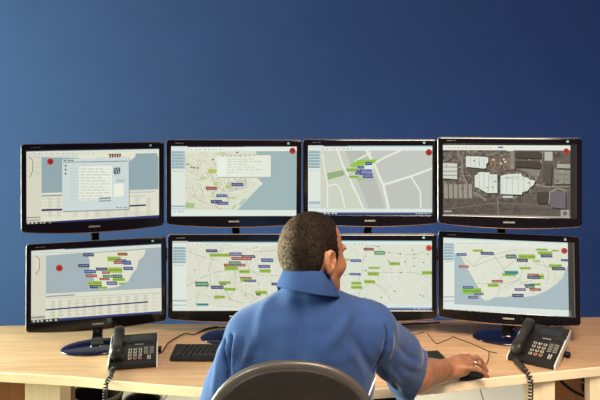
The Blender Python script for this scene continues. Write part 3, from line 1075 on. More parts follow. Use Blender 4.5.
def monitor(scr, X, Y, zc, yaw, tilt, roll, ground, label, upper, base_off):
    root = empty('monitor', (X, Y, ground), yaw)
    tag(root, label, 'monitor', 'upper row of monitors' if upper else 'lower row of monitors')
    h = zc - ground
    L, Rr = (0, 0, h), (tilt, roll, 0)
    bz = part('bezel', 'bezel', bezel_mesh, M_gloss, root, L, Rr)
    scr.build(root, Vector(L) + Euler(Rr).to_matrix() @ Vector((0, 0.003, 0)), Rr)
    part('edge', 'edge_trim', edge_mesh, M_silver, root, L, Rr)
    part('back', 'back_shell', back_mesh, M_black, root, L, Rr)
    part('rim', 'rim_strip', rim_mesh, M_rim, root, L, Rr)
    lo = bpy.data.objects.new('logo', LOGO)
    link(lo, bz)
    lo.location = (0, -0.0026, -SH / 2 - 0.022)
    lo.rotation_euler = (R(90), 0, 0)
    mo = bpy.data.objects.new('model_print', MODEL)
    link(mo, bz)
    mo.location = (-SW / 2 + 0.034, -0.0024, SH / 2 + 0.0125)
    mo.rotation_euler = (R(90), 0, 0)

    def stk():
        b_ = bmesh.new()
        add_lathe(b_, [(1.0, 0), (0.9, 0.0004)], 12, (0, 0, 0), 0.0052, 0.0048)
        for v in b_.verts:
            v.co = Vector((v.co.x, -v.co.z, v.co.y))
        return b_
    part('sticker', 'sticker', stk, M_stick, bz, (SW / 2 - 0.034, -0.0021, SH / 2 + 0.012), (0, 0, 0))
    bm = bmesh.new()
    zb = h - SH / 2 - 0.030
    if upper:
        a, b = 0.085, 0.055
        by = base_off
        prof = [(0.020, 0.012, by, 0.012), (0.017, 0.010, by, 0.03), (0.017, 0.009, by, h - SH / 2 - 0.088), (0.017, 0.009, by * 0.62, h - SH / 2 - 0.062), (0.020, 0.010, 0.056, h - SH / 2 - 0.042), (0.022, 0.010, 0.044, h - SH / 2 - 0.03), (0.026, 0.009, 0.042, h - 0.05)]
    else:
        a, b = 0.138, 0.088
        by = base_off
        prof = [(0.030, 0.030, by - 0.018, 0.013), (0.023, 0.018, by - 0.004, 0.024), (0.0195, 0.012, by * 0.6 + 0.02, zb * 0.6), (0.0185, 0.010, 0.038, zb), (0.022, 0.010, 0.040, h - 0.06)]
    loops = []
    for hw, hd, y, z in prof:
        loops.append([Vector((hw * math.copysign(abs(math.cos(t)) ** 0.6, math.cos(t)), y + hd * math.copysign(abs(math.sin(t)) ** 0.6, math.sin(t)), z)) for t in [2 * PI * k / 20 for k in range(20)]])
    add_loops(bm, loops)
    obj('stand_neck', bm, M_gloss, root, True)
    part(('base', upper), 'stand_base', lambda: base_mesh(a, b), M_stand, root, (0, by, 0), (0, 0, 0), True)
    return root


def dg(*a):
    return [R(v) for v in a]


TT = [
    (T1, -0.825, 2.808, -0.362, 15.48, 0.56, -0.08, 'upper monitor at the left end, grey form window open over a map', 0.205),
    (T2, -0.269, 2.856, -0.352, 2.47, 2.62, 0.26, 'upper monitor showing a coastline map with a white pop-up box', 0.155),
    (T3, 0.288, 2.876, -0.351, -1.07, 0.25, 0.03, 'upper monitor showing a pale street map with blue and lime tags', 0.135),
    (T4, 0.824, 2.761, -0.337, -9.09, 0.52, -0.14, 'upper monitor at the right end showing a brown aerial photograph of white roofs', 0.24)]
for s, X, Y, z, yw, ti, ro, lab, bo in TT:
    monitor(s, X, Y, EYE + z, R(yw), R(ti), R(ro), SZ, lab, True, bo)
BB = [
    (B1, -0.825, 2.856, -0.765, 15.31, -3.45, -0.17, 'lower monitor at the left end, map of a cape above a table', -0.120),
    (B2, -0.268, 2.872, -0.742, 0.42, -0.09, -0.06, 'lower monitor left of the man, beige map crowded with coloured tags', -0.02),
    (B3, 0.285, 2.866, -0.739, -0.24, -0.10, -0.01, 'lower monitor right of the man, pale map with few scattered tags', -0.02),
    (B4, 0.837, 2.818, -0.73, -11.16, -5.86, 0.16, 'lower monitor at the right end, map of a cape ringed by blue sea', 0.025)]
for s, X, Y, z, yw, ti, ro, lab, bo in BB:
    monitor(s, X, Y, EYE + z, R(yw), R(ti), R(ro), DZ, lab, False, bo)

# ------------------------------------------------------------------ telephones


def phone(loc, rz, label, zb):
    """desk phone: x right, y away from the user, wedge body"""
    root = empty('desk_phone', loc, rz)
    tag(root, label, 'telephone', 'desk phones')
    W2, D = 0.086, 0.222
    zf = 0.018

    def top(y):
        return zf + (zb - zf) * (y / D)
    bm = bmesh.new()
    prof = [(0.0, 0.003), (0.0, zf - 0.003), (0.004, zf), (0.15, top(0.15)), (0.155, top(0.155) + 0.004), (D - 0.006, zb + 0.003), (D, zb - 0.002), (D, zb - 0.022), (0.12, 0.012), (0.01, 0.002)]
    loops = []
    for x, s in ((-W2, 0.0015), (-W2 + 0.002, 0), (W2 - 0.002, 0), (W2, 0.0015)):
        cy, cz = 0.11, 0.03
        loops.append([Vector((x, y + (cy - y) * s * 8, z + (cz - z) * s * 20)) for y, z in prof])
    add_loops(bm, loops)
    body = obj('body', bm, M_phone, root)
    for sgn, nm in ((-1, 'side_trim'), (1, 'side_trim')):
        bm = bmesh.new()
        A = [(-0.001, 0.002), (-0.001, zf + 0.001), (D - 0.001, zb + 0.002), (D - 0.002, zb - 0.018), (0.05, 0.006)]
        xx = sgn * (W2 - 0.002)
        add_loops(bm, [[Vector((xx, y, z)) for y, z in A], [Vector((xx + sgn * 0.005, y, z - 0.001)) for y, z in A]])
        t = obj(nm, bm, M_trim, root)
    t['label'] = 'silver side strip'
    # tilting foot
    bm = bmesh.new()
    add_box(bm, -0.06, 0.06, 0.150, 0.172, 0.0, 0.032, bev=0.003)
    obj('foot', bm, M_black, root)
    bm = bmesh.new()
    add_tube(bm, [(W2 - 0.01, 0.155, 0.012), (W2 + 0.014, 0.155, 0.012)], 0.011, 10)
    add_tube(bm, [(W2 + 0.010, 0.155, 0.012), (W2 + 0.016, 0.155, 0.012)], [0.013, 0.009], 10)
    obj('foot_knob', bm, M_black, root, True)
    sl = math.atan2(zb - zf, D)
    # handset, in its cradle on the left
    hx = -0.058
    stations = [(0.004, 0.012, 0.018, 0.014), (0.010, 0.022, 0.022, 0.020), (0.035, 0.031, 0.0245, 0.021), (0.060, 0.041, 0.021, 0.015), (0.110, 0.056, 0.019, 0.012), (0.155, 0.066, 0.021, 0.014), (0.180, 0.073, 0.0245, 0.021), (0.205, 0.078, 0.0235, 0.021), (0.216, 0.076, 0.018, 0.014)]
    bm = bmesh.new()
    loops = []
    for y, z, hw, ht in stations:
        y = 0.010 + y * 0.86
        z = top(y) - top(0.1) + 0.047 + (z - (0.012 + 0.31 * (y - 0.03))) * 0.5
        hw *= 0.90
        loops.append([Vector((hx + hw * math.copysign(abs(math.cos(a)) ** 0.7, math.cos(a)), y, z + 0.012 + ht * math.copysign(abs(math.sin(a)) ** 0.7, math.sin(a)))) for a in [2 * PI * k / 18 for k in range(18)]])
    add_loops(bm, loops)
    hs = obj('handset', bm, M_phone2, root, True)
    for y in (0.05, 0.17):
        bm = bmesh.new()
        add_box(bm, hx - 0.026, hx + 0.026, y - 0.02, y + 0.02, top(y) - 0.004, top(y) + 0.006, bev=0.003)
        obj('cradle', bm, M_black, root)
    # keys
    sl_rot = (sl, 0, 0)
    src = None
    for r_ in range(4):
        for c_ in range(3):
            x, y = -0.012 + c_ * 0.0185, 0.040 + r_ * 0.0215
            if src is None:
                bm = bmesh.new()
                add_box(bm, -0.0068, 0.0068, -0.006, 0.006, -0.001, 0.003, bev=0.0012, seg=1)
                n0 = len(bm.faces)
                add_box(bm, -0.0036, 0.0036, -0.0034, 0.0034, 0.003, 0.0034)
                for i, f in enumerate(bm.faces):
                    f.material_index = 0 if i < n0 else 1
                src = obj('key', bm, [M_key, M_print], root, loc=(x, y, top(y)), rot=sl_rot)
                srco = None
            elif r_ == 0:
                if srco is None:
                    me2 = src.data.copy()
                    me2.materials[1] = M_print_o
                    srco = me2
                k = bpy.data.objects.new('key', srco)
                link(k, root)
                k.location = (x, y, top(y))
                k.rotation_euler = sl_rot
            else:
                share(src, 'key', root, (x, y, top(y)), sl_rot)
    fsrc = None
    for c_ in range(2):
        for r_ in range(4):
            x, y = 0.046 + c_ * 0.02, 0.074 + r_ * 0.0135
            if fsrc is None:
                bm = bmesh.new()
                add_box(bm, -0.008, 0.008, -0.004, 0.004, -0.001, 0.002, bev=0.0008, seg=1)
                n0 = len(bm.faces)
                add_box(bm, -0.0065, 0.0065, -0.0016, 0.0012, 0.002, 0.0023)
                for i, f in enumerate(bm.faces):
                    f.material_index = 0 if i < n0 else 1
                fsrc = obj('function_key', bm, [M_key, mat('dim_key_print', (0.35, 0.32, 0.28), 0.6, noise=0.05)], root, loc=(x, y, top(y)), rot=sl_rot)
            else:
                share(fsrc, 'function_key', root, (x, y, top(y)), sl_rot)
    for y in (0.036, 0.050):
        share(src, 'volume_key', root, (0.058, y, top(y)), sl_rot)
    bm = bmesh.new()
    for k, wd in enumerate((0.004, 0.003, 0.004, 0.003, 0.004, 0.003)):
        add_box(bm, -0.016 + k * 0.0056, -0.016 + k * 0.0056 + wd, -0.0022, 0.0022, 0, 0.0006)
    obj('maker_mark', bm, M_logo, root, loc=(0.020, 0.142, top(0.142) + 0.0005), rot=sl_rot)
    bm = bmesh.new()
    add_box(bm, -0.020, 0.060, -0.020, 0.020, -0.001, 0.0015, bev=0.001, seg=1)
    obj('label_window', bm, M_gloss, root, loc=(0.005, 0.180, top(0.180) + 0.003), rot=sl_rot)
    return root


pl = phone(at(132.5, 366, 2.525).xy.to_3d() + Vector((0, 0, DZ)), R(11), 'black desk phone on the left, between the end monitor and the keyboard', 0.052)
pr_loc = Vector((0.843, 2.562, DZ))
pr = phone(pr_loc, R(-35), 'black desk phone turned toward the man, in front of the right end monitor', 0.084)


def coil_cord(path, rad, turns, wire, label, lead):
    P = smooth_path(path, 60)
    # even spacing
    d = [0]
    for a, b in zip(P, P[1:]):
        d.append(d[-1] + (b - a).length)
    n = turns * 10
    pts = []
    j = 0
    up = Vector((0.2, 1, 0.3)).normalized()
    for k in range(n + 1):
        s = d[-1] * k / n
        while j < len(d) - 2 and d[j + 1] < s:
            j += 1
        f = (s - d[j]) / max(1e-9, d[j + 1] - d[j])
        p = P[j].lerp(P[j + 1], f)
        t = (P[j + 1] - P[j]).normalized()
        a = t.cross(Vector((0, 1, 0.2))).normalized()
        b = t.cross(a)
        ang = 2 * PI * k / 10
        ramp = min(1, k / 12)
        pts.append(p + (a * math.cos(ang) + b * math.sin(ang)) * rad * ramp)
    bm = bmesh.new()
    add_tube(bm, pts, wire, 5)
    o = obj('coiled_cord', bm, M_cable, None, True)
    tag(o, label, 'cord', 'coiled phone cords')
    return o


M_l = pl.matrix_basis
c0 = Matrix.LocRotScale(pl.location, pl.rotation_euler, None) @ Vector((-0.058, -0.002, 0.014))
e0 = at(108, 384, 2.44)
coil_cord([c0, c0 + Vector((-0.006, -0.04, -0.003)), Vector((e0.x + 0.012, edge_y(e0.x) + 0.012, DZ + 0.012)), Vector((e0.x, edge_y(e0.x) - 0.016, DZ - 0.006)), Vector((e0.x - 0.003, edge_y(e0.x) - 0.018, DZ - 0.06)), Vector((e0.x - 0.006, edge_y(e0.x) - 0.016, DZ - 0.15))], 0.0070, 24, 0.0026, 'black coiled cord from the left phone hanging over the desk edge', 0)
c1 = Matrix.LocRotScale(pr.location, pr.rotation_euler, None) @ Vector((-0.058, -0.002, 0.014))
e1 = at(529.5, 380, 2.47)
coil_cord([c1, c1 + Vector((0.004, -0.03, -0.002)), Vector((e1.x - 0.010, edge_y(e1.x) + 0.016, DZ + 0.012)), Vector((e1.x, edge_y(e1.x) - 0.017, DZ - 0.006)), Vector((e1.x + 0.002, edge_y(e1.x) - 0.019, DZ - 0.06)), Vector((e1.x, edge_y(e1.x) - 0.016, DZ - 0.16))], 0.0078, 24, 0.0027, 'black coiled cord from the right phone hanging over the desk edge', 0)

# ------------------------------------------------------------------ keyboard
kb = empty('keyboard', (-0.255, 2.655, DZ), R(-1))
tag(kb, 'flat black keyboard on the desk left of the man', 'keyboard')
bm = bmesh.new()
A = [(-0.062, 0.002), (-0.064, 0.012), (-0.058, 0.016), (0.058, 0.024), (0.063, 0.020), (0.063, 0.002)]
add_loops(bm, [[Vector((x, y * s, z)) for y, z in A] for x, s in ((-0.227, 0.9), (-0.222, 1), (0.222, 1), (0.227, 0.9))])
obj('body', bm, M_black, kb)
bm = bmesh.new()
for r_ in range(5):
    y = -0.045 + r_ * 0.0195
    z = 0.016 + (y + 0.058) / 0.116 * 0.008
    x = -0.208
    k = 0
    while x < 0.198:
        wd = 0.0165
        if r_ == 0 and k == 3:
            wd = 0.11
        if (k in (0,)):
            wd = 0.018 + 0.004 * r_
        x1 = min(x + wd, 0.21)
        vs = []
        b0, b1 = 0.0, 0.0015
        add_loops(bm, [[Vector((x, y - 0.0082, z - 0.001)), Vector((x1, y - 0.0082, z - 0.001)), Vector((x1, y + 0.0082, z)), Vector((x, y + 0.0082, z))],
                       [Vector((x + b1, y - 0.0065, z + 0.006)), Vector((x1 - b1, y - 0.0065, z + 0.006)), Vector((x1 - b1, y + 0.007, z + 0.006)), Vector((x + b1, y + 0.007, z + 0.006))]])
        x = x1 + 0.0022
        k += 1
o = obj('keys', bm, M_phone, kb)
o['kind'] = 'stuff'

# ------------------------------------------------------------------ loose things on the desk
WR_P = Vector((0.503, 2.405, 0.786))     # the man's right wrist


def table_cable(name, pts, rad, label, m=M_cable):
    bm = bmesh.new()
    P = []
    for px, py in pts:
        Y = FPX * (EYE - DZ - rad) / (py - HOR)
        P.append(at(px, py, Y))
    add_tube(bm, smooth_path(P, 8), rad, 6)
    o = obj(name, bm, m, None, True)
    return tag(o, label, 'cable', 'loose cables on the desk')


table_cable('cable', [(158, 354), (163, 351), (168, 343), (176, 338), (185, 333.5), (194, 334.5), (200, 331.5), (207, 328.5), (218, 326.5)], 0.0024, 'thin black cable wandering behind the keyboard to the monitor stand')
table_cable('cable', [(198, 333), (206, 329.5), (214, 328), (226, 327.4)], 0.0024, 'short black cable behind the glossy stand base left of the man')
table_cable('cable', [(396, 323), (401, 329), (404, 334), (411, 337), (415, 341), (414, 344), (410, 345)], 0.0026, 'black cable dropping beside the man\'s right sleeve')
table_cable('cable', [(404, 335.5), (414, 334.5), (424, 332.5)], 0.0014, 'thin cable running right from the sleeve toward the monitors')
table_cable('cable', [(427, 333), (431, 338), (436, 343.5), (444, 341), (452, 337.5)], 0.0014, 'thin bent cable lying in the middle of the right desk half')
table_cable('cable', [(398, 325), (410, 323.8), (425, 323.2), (440, 322.4)], 0.003, 'black cable lying along the back edge of the desk under the monitors')
table_cable('cable', [(452, 336.5), (464, 341), (475, 345), (488, 351), (497, 353)], 0.0016, 'dark cable slanting across the desk in front of the right stand base')
table_cable('cable', [(488.8, 351.5), (489, 357), (487.5, 362), (485, 366)], 0.0016, 'mouse cable rising from the man\'s hand')

# notebook half under the sleeve
nb = empty('notebook', (0.462, 2.610, DZ), R(10))
tag(nb, 'closed black notebook lying beyond the man\'s right forearm', 'notebook')
obj('cover', boxm(-0.085, 0.075, -0.055, 0.05, 0.0, 0.016, bev=0.002, seg=1), M_black, nb)
obj('page_block', boxm(-0.082, 0.0755, -0.053, 0.048, 0.003, 0.013), M_phone, nb)

# computer mouse under the hand
mz = R(20)
ms = empty('computer_mouse', (0.592, 2.456, DZ), mz)
tag(ms, 'black computer mouse under the man\'s right hand', 'mouse')
bm = bmesh.new()
loops = []
for x, hw, hh in ((-0.052, 0.012, 0.008), (-0.045, 0.023, 0.018), (-0.02, 0.030, 0.026), (0.01, 0.029, 0.027), (0.035, 0.027, 0.021), (0.050, 0.020, 0.016), (0.055, 0.010, 0.010)):
    loops.append([Vector((x, hw * math.cos(a), max(0.001, hh * 0.0 + hh * math.sin(a)))) for a in [PI * k / 12 for k in range(13)]] + [Vector((x, -hw * 0.9, 0.0)), Vector((x, hw * 0.9, 0.0))])
add_loops(bm, loops)
obj('shell', bm, M_black, ms, True)
bm = bmesh.new()
add_tube(bm, [(0.026, -0.004, 0.021), (0.026, 0.004, 0.021)], 0.006, 12)
obj('wheel', bm, M_black, ms, True)

# ------------------------------------------------------------------ under the desk
def bin_(name, c, r, h, m, label, liner=None):
    root = empty(name, (c.x, c.y, 0))
    tag(root, label, 'bin', 'waste bins under the desk')
    bm = bmesh.new()
    add_lathe(bm, [(r * 0.8, 0), (r * 0.99, h - 0.02), (r * 1.03, h - 0.016), (r * 1.03, h), (r * 0.96, h), (r * 0.94, h - 0.03), (r * 0.78, 0.01)], 40)
    obj('shell', bm, M_black, root, True)
    bm = bmesh.new()
    add_lathe(bm, [(r * 1.03, h - 0.014), (r * 1.05, h - 0.010), (r * 1.05, h + 0.002), (r * 0.97, h + 0.003), (r * 0.95, h - 0.004)], 40, cap0=False, cap1=False)
    obj('rim', bm, m, root, True)
    return root


M_binrim = mat('bin_rim_painted_glint', (0.16, 0.12, 0.09), 0.4, noise=0.08)  # highlight along the bin rim put into the colour
bY = 3.32
bc = at(97.5, 391.5, bY)
bin_('waste_bin', Vector((bc.x, bY, 0)), 0.117, bc.z, M_binrim, 'round black waste bin below the left phone\'s cord')
bc = at(143, 399, 3.36)
bin_('waste_bin', Vector((bc.x, 3.36, 0)), 0.088, bc.z, M_greybin, 'smaller waste bin with a grey rim, right of the black bin')
pt = empty('computer_tower', (0.365, 2.90, 0), R(-3))
tag(pt, 'black computer tower under the desk beside the man\'s right sleeve', 'computer')
zt = at(388, 397.2, 2.80).z
obj('case', boxm(-0.09, 0.09, -0.10, 0.30, 0.0, zt, bev=0.004, seg=1), M_black, pt)
obj('front_panel', boxm(-0.088, 0.088, -0.115, -0.10, 0.01, zt - 0.006, bev=0.004), M_gloss, pt)
for k in range(6):
    obj('vent_slat', boxm(-0.07 + k * 0.025, -0.058 + k * 0.025, -0.118, -0.114, zt - 0.05, zt - 0.012), M_rim, pt)

# ------------------------------------------------------------------ office chair
CY = 1.725
ch = empty('office_chair', (-0.022, CY + 0.22, 0))
tag(ch, 'dark office chair with a rounded back, the man sitting in it', 'chair')
cz, hw, hh = 0.84, 0.228, 0.232


def back_loop(s, y, n=64, e=2.3):
    L = []
    for k in range(n):
        a = 2 * PI * k / n
        ca_, sa_ = math.cos(a), math.sin(a)
        x = (hw + s) * math.copysign(abs(ca_) ** (2 / e), ca_)
        z = (hh + s) * math.copysign(abs(sa_) ** (2 / e), sa_)
        L.append(Vector((x, -0.22 + y - 0.35 * (hw ** 2 - min(hw ** 2, x * x)) + 0.018, cz + z)))
    return L


bm = bmesh.new()
add_loops(bm, [back_loop(-0.022, 0.006), back_loop(-0.010, 0.001), back_loop(-0.002, 0.004), back_loop(0.0, 0.012), back_loop(-0.003, 0.022), back_loop(-0.012, 0.026)], False, False)
t = obj('backrest_rim', bm, M_chrim, ch, True)
t['label'] = 'paler glossy rim around the backrest'
bm = bmesh.new()
add_loops(bm, [back_loop(-0.15, 0.010), back_loop(-0.08, 0.008), back_loop(-0.036, 0.0065), back_loop(-0.028, 0.002), back_loop(-0.022, 0.002), back_loop(-0.016, 0.010)], True, False)
obj('backrest_shell', bm, M_chair, ch, True)
bm = bmesh.new()
add_loops(bm, [back_loop(-0.012, 0.024), back_loop(-0.010, 0.040), back_loop(-0.022, 0.052), back_loop(-0.06, 0.056), back_loop(-0.14, 0.056)], False, True)
obj('backrest_cushion', bm, M_chair, ch, True)
bm = bmesh.new()
loops = []
for z, s in ((0.385, 0.94), (0.395, 1.0), (0.43, 1.0), (0.45, 0.95), (0.455, 0.80)):
    L = []
    for k in range(48):
        a = 2 * PI * k / 48
        L.append(Vector((0.235 * s * math.copysign(abs(math.cos(a)) ** 0.7, math.cos(a)), 0.06 + 0.225 * s * math.copysign(abs(math.sin(a)) ** 0.7, math.sin(a)), z)))
    loops.append(L)
add_loops(bm, loops)
obj('seat', bm, M_chair, ch, True)
bm = bmesh.new()
add_tube(bm, smooth_path([(0, 0.0, 0.375), (0, -0.17, 0.37), (0, -0.26, 0.43), (0, -0.252, 0.60), (0, -0.240, 0.80)], 6), 0.016, 10)
obj('back_support', bm, M_black, ch, True)
bm = bmesh.new()
add_tube(bm, [(0, 0, 0.09), (0, 0, 0.22)], 0.028, 16)
add_tube(bm, [(0, 0, 0.22), (0, 0, 0.385)], 0.016, 16)
obj('gas_column', bm, M_steel, ch, True)
for k in range(5):
    a = 2 * PI * k / 5 + 0.5
    d = Vector((math.cos(a), math.sin(a), 0))
    bm = bmesh.new()
    add_tube(bm, [d * 0.02 + Vector((0, 0, 0.115)), d * 0.28 + Vector((0, 0, 0.075))], [0.024, 0.016], 10)
    lg = obj('leg', bm, M_black, ch, True)
    bm = bmesh.new()
    q = Vector((-d.y, d.x, 0))
    cc = d * 0.28 + Vector((0, 0, 0.028))
    add_tube(bm, [cc - q * 0.022, cc + q * 0.022], 0.028, 16)
    add_tube(bm, [cc + Vector((0, 0, 0.02)), cc + Vector((0, 0, 0.05))], 0.008, 8)
    obj('caster', bm, M_black, lg, True)

# ------------------------------------------------------------------ the man
# a signed-distance body: primitives joined smoothly, meshed once per piece


def v3(*a):
    return np.array(a, np.float32)


class Ell:
    def __init__(s, c, r, M=None):
        s.c, s.r, s.M = v3(*c), v3(*r), (np.array(M, np.float32) if M is not None else None)

    def __call__(s, P):
        q = P - s.c
        if s.M is not None:
            q = q @ s.M          # columns are the local axes
        k0 = np.sqrt(((q / s.r) ** 2).sum(-1))
        k1 = np.sqrt(((q / (s.r * s.r)) ** 2).sum(-1)) + 1e-9
        return k0 * (k0 - 1) / k1


class Cap:
    def __init__(s, a, b, ra, rb):
        s.a, s.b, s.ra, s.rb = v3(*a), v3(*b), ra, rb

    def __call__(s, P):
        d = s.b - s.a
        h = np.clip(((P - s.a) @ d) / (d @ d), 0, 1)
        return np.sqrt(((P - s.a - h[..., None] * d) ** 2).sum(-1)) - (s.ra + (s.rb - s.ra) * h)


def smin(a, b, k):
    h = np.clip(0.5 + 0.5 * (b - a) / k, 0, 1)
    return b + (a - b) * h - k * h * (1 - h)


class Body:
    """ordered list of (primitive, blend radius, +1 add / -1 carve)"""

    def __init__(s):
        s.items = []

    def add(s, p, k=0.02):
        s.items.append((p, k, 1))

    def cut(s, p, k=0.006):
        s.items.append((p, k, -1))

    def ev(s, P, idx=None):
        d = None
        for i in (range(len(s.items)) if idx is None else idx):
            p, k, sg = s.items[i]
            e = p(P)
            if d is None:
                d = e if sg > 0 else np.full(P.shape[:-1], 1.0, np.float32)
            elif sg > 0:
                d = smin(d, e, k)
            else:
                d = -smin(-d, e, k)
        return d if d is not None else np.full(P.shape[:-1], 1.0, np.float32)

    def mesh(s, lo, hi, h, iso=0.0, N=24):
        lo, hi = np.array(lo, np.float32), np.array(hi, np.float32)
        nb = np.ceil((hi - lo) / (h * N)).astype(int)
        bi = np.stack(np.meshgrid(*[np.arange(n) for n in nb], indexing='ij'), -1).reshape(-1, 3)
        cen = lo + (bi + 0.5) * N * h
        half = h * N * 0.5 * 1.7321
        each = np.stack([p(cen) for p, k, sg in s.items], 1)
        dc = s.ev(cen)
        g = vdb.FloatGrid(1.0)
        ax = np.arange(N, dtype=np.float32) * h
        off = np.stack(np.meshgrid(ax, ax, ax, indexing='ij'), -1)
        adds = np.array([sg > 0 for _, _, sg in s.items])
        for b, d0, e in zip(bi, dc, each):
            o_ = tuple(int(v) for v in b * N)
            if d0 - iso > half * 1.5 + 0.03:
                continue
            if d0 - iso < -(half * 1.5 + 0.03):
                g.copyFromArray(np.full((N, N, N), -1.0, np.float32), ijk=o_)
                continue
            near = np.min(e[adds])
            idx = [i for i in range(len(s.items)) if (e[i] < near + 2 * half + 0.06 if adds[i] else e[i] < half + 0.03)]
            P = (lo + b * N * h + off).astype(np.float32)
            d = s.ev(P, idx) - iso
            g.copyFromArray(np.ascontiguousarray(d, dtype=np.float32), ijk=o_)
        pts, quads = g.convertToQuads(isovalue=0.0)
        return pts * h + lo, quads


def np_mesh(name, V, Q, mats, parent=None):
    me = bpy.data.meshes.new(name)
    me.vertices.add(len(V))
    me.vertices.foreach_set('co', np.asarray(V, np.float32).ravel())
    me.loops.add(len(Q) * 4)
    me.loops.foreach_set('vertex_index', np.asarray(Q, np.int32).ravel())
    me.polygons.add(len(Q))
    me.polygons.foreach_set('loop_start', np.arange(len(Q), dtype=np.int32) * 4)
    me.update(calc_edges=True)
    me.polygons.foreach_set('use_smooth', np.ones(len(Q), bool))
    for m in (mats if isinstance(mats, (list, tuple)) else [mats]):
        me.materials.append(m)
    o = bpy.data.objects.new(name, me)
    link(o, parent)
    return o


def vnormals(V, Q):
    n = np.cross(V[Q[:, 2]] - V[Q[:, 0]], V[Q[:, 3]] - V[Q[:, 1]])
    out = np.zeros_like(V)
    for k in range(4):
        np.add.at(out, Q[:, k], n)
    return out / (np.linalg.norm(out, axis=1, keepdims=True) + 1e-12)


def keep_verts(V, Q, keep):
    q = keep[Q].all(1)
    Q = Q[q]
    used = np.zeros(len(V), bool)
    used[Q.ravel()] = True
    mp = np.cumsum(used) - 1
    return V[used], mp[Q], used


# head frame: turned right and a little down
HC = np.array(at(310.8, 256, 1.955))
hy, hp = R(44), R(-7)
Fv = np.array([math.sin(hy) * math.cos(hp), math.cos(hy) * math.cos(hp), math.sin(hp)])
Rv = np.array([math.cos(hy), -math.sin(hy), 0.0])
Uv = np.cross(Rv, Fv)
HM = np.stack([Rv, Fv, Uv], 1)


def hd(r, f, u):
    return HC + HM @ np.array([r, f, u])


SL = np.array([-0.148, 1.975, 1.044])
SR = np.array([0.207, 2.005, 1.054])
NK = np.array([0.018, 1.955, 1.13])
EL = np.array([-0.250, 1.965, 0.790])
ER = np.array([0.362, 2.200, 0.852])
WRr = np.array(WR_P)
WL = np.array([-0.090, 2.150, 0.690])

body = Body()
B_ = body
# head
B_.add(Ell(hd(0, -0.004, 0.032), (0.078, 0.096, 0.089), HM), 0.02)
B_.add(Ell(hd(0, -0.036, -0.004), (0.060, 0.050, 0.055), HM), 0.03)
B_.add(Ell(hd(0, 0.048, -0.030), (0.061, 0.055, 0.066), HM), 0.03)
B_.add(Ell(hd(0, 0.066, -0.082), (0.036, 0.034, 0.028), HM), 0.03)
B_.add(Cap(hd(0.052, 0.010, -0.055), hd(0.025, 0.075, -0.088), 0.018, 0.016), 0.025)
B_.add(Cap(hd(-0.052, 0.010, -0.055), hd(-0.025, 0.075, -0.088), 0.018, 0.016), 0.025)
B_.add(Ell(hd(0, 0.086, 0.026), (0.052, 0.016, 0.013), HM), 0.014)
for s_ in (-1, 1):
    B_.add(Ell(hd(s_ * 0.043, 0.066, -0.022), (0.024, 0.026, 0.024), HM), 0.02)
    B_.cut(Ell(hd(s_ * 0.032, 0.103, 0.006), (0.016, 0.012, 0.010), HM), 0.010)
B_.add(Cap(hd(0, 0.096, 0.010), hd(0, 0.116, -0.028), 0.008, 0.012), 0.012)
B_.add(Cap(hd(-0.013, 0.104, -0.032), hd(0.013, 0.104, -0.032), 0.009, 0.009), 0.008)
B_.add(Ell(hd(0, 0.096, -0.058), (0.024, 0.012, 0.006), HM), 0.008)
B_.add(Ell(hd(0, 0.094, -0.070), (0.022, 0.012, 0.006), HM), 0.006)
# ears
for s_ in (-1, 1):
    an = R(18) * s_
    er = np.array([Rv * math.cos(an) * 1.0 - Fv * math.sin(an), Fv * math.cos(an) + Rv * math.sin(an), Uv]).T
    c_ = hd(s_ * 0.084, -0.012, 0.001)
    B_.add(Ell(c_, (0.010, 0.018, 0.029), er), 0.008)
    B_.add(Ell(c_ + HM @ np.array([0, 0.004, -0.026]), (0.008, 0.011, 0.012), er), 0.008)
    B_.cut(Ell(c_ + HM @ np.array([s_ * 0.008, 0.003, 0.003]), (0.009, 0.011, 0.020), er), 0.004)
    B_.add(Ell(c_ + HM @ np.array([s_ * 0.002, 0.013, -0.004]), (0.006, 0.004, 0.007), er), 0.004)
# neck, trunk core, arms
B_.add(Cap(hd(0.010, -0.014, -0.02), NK + v3(0, 0, -0.01), 0.052, 0.054), 0.02)
B_.add(Ell((0.03, 1.985, 0.98), (0.145, 0.080, 0.120)), 0.05)
B_.add(Ell((0.03, 2.00, 0.78), (0.145, 0.10, 0.22)), 0.06)
B_.add(Cap(SL, EL, 0.046, 0.040), 0.03)
B_.add(Cap(EL, WL, 0.040, 0.028), 0.02)
B_.add(Cap(SR, ER, 0.048, 0.044), 0.03)
fd = (WRr - ER)
B_.add(Cap(ER, WRr, 0.056, 0.031), 0.03)
B_.add(Cap(WRr + v3(-0.03, -0.022, 0.004), WRr + v3(0.0, 0.014, 0.002), 0.026, 0.024), 0.02)


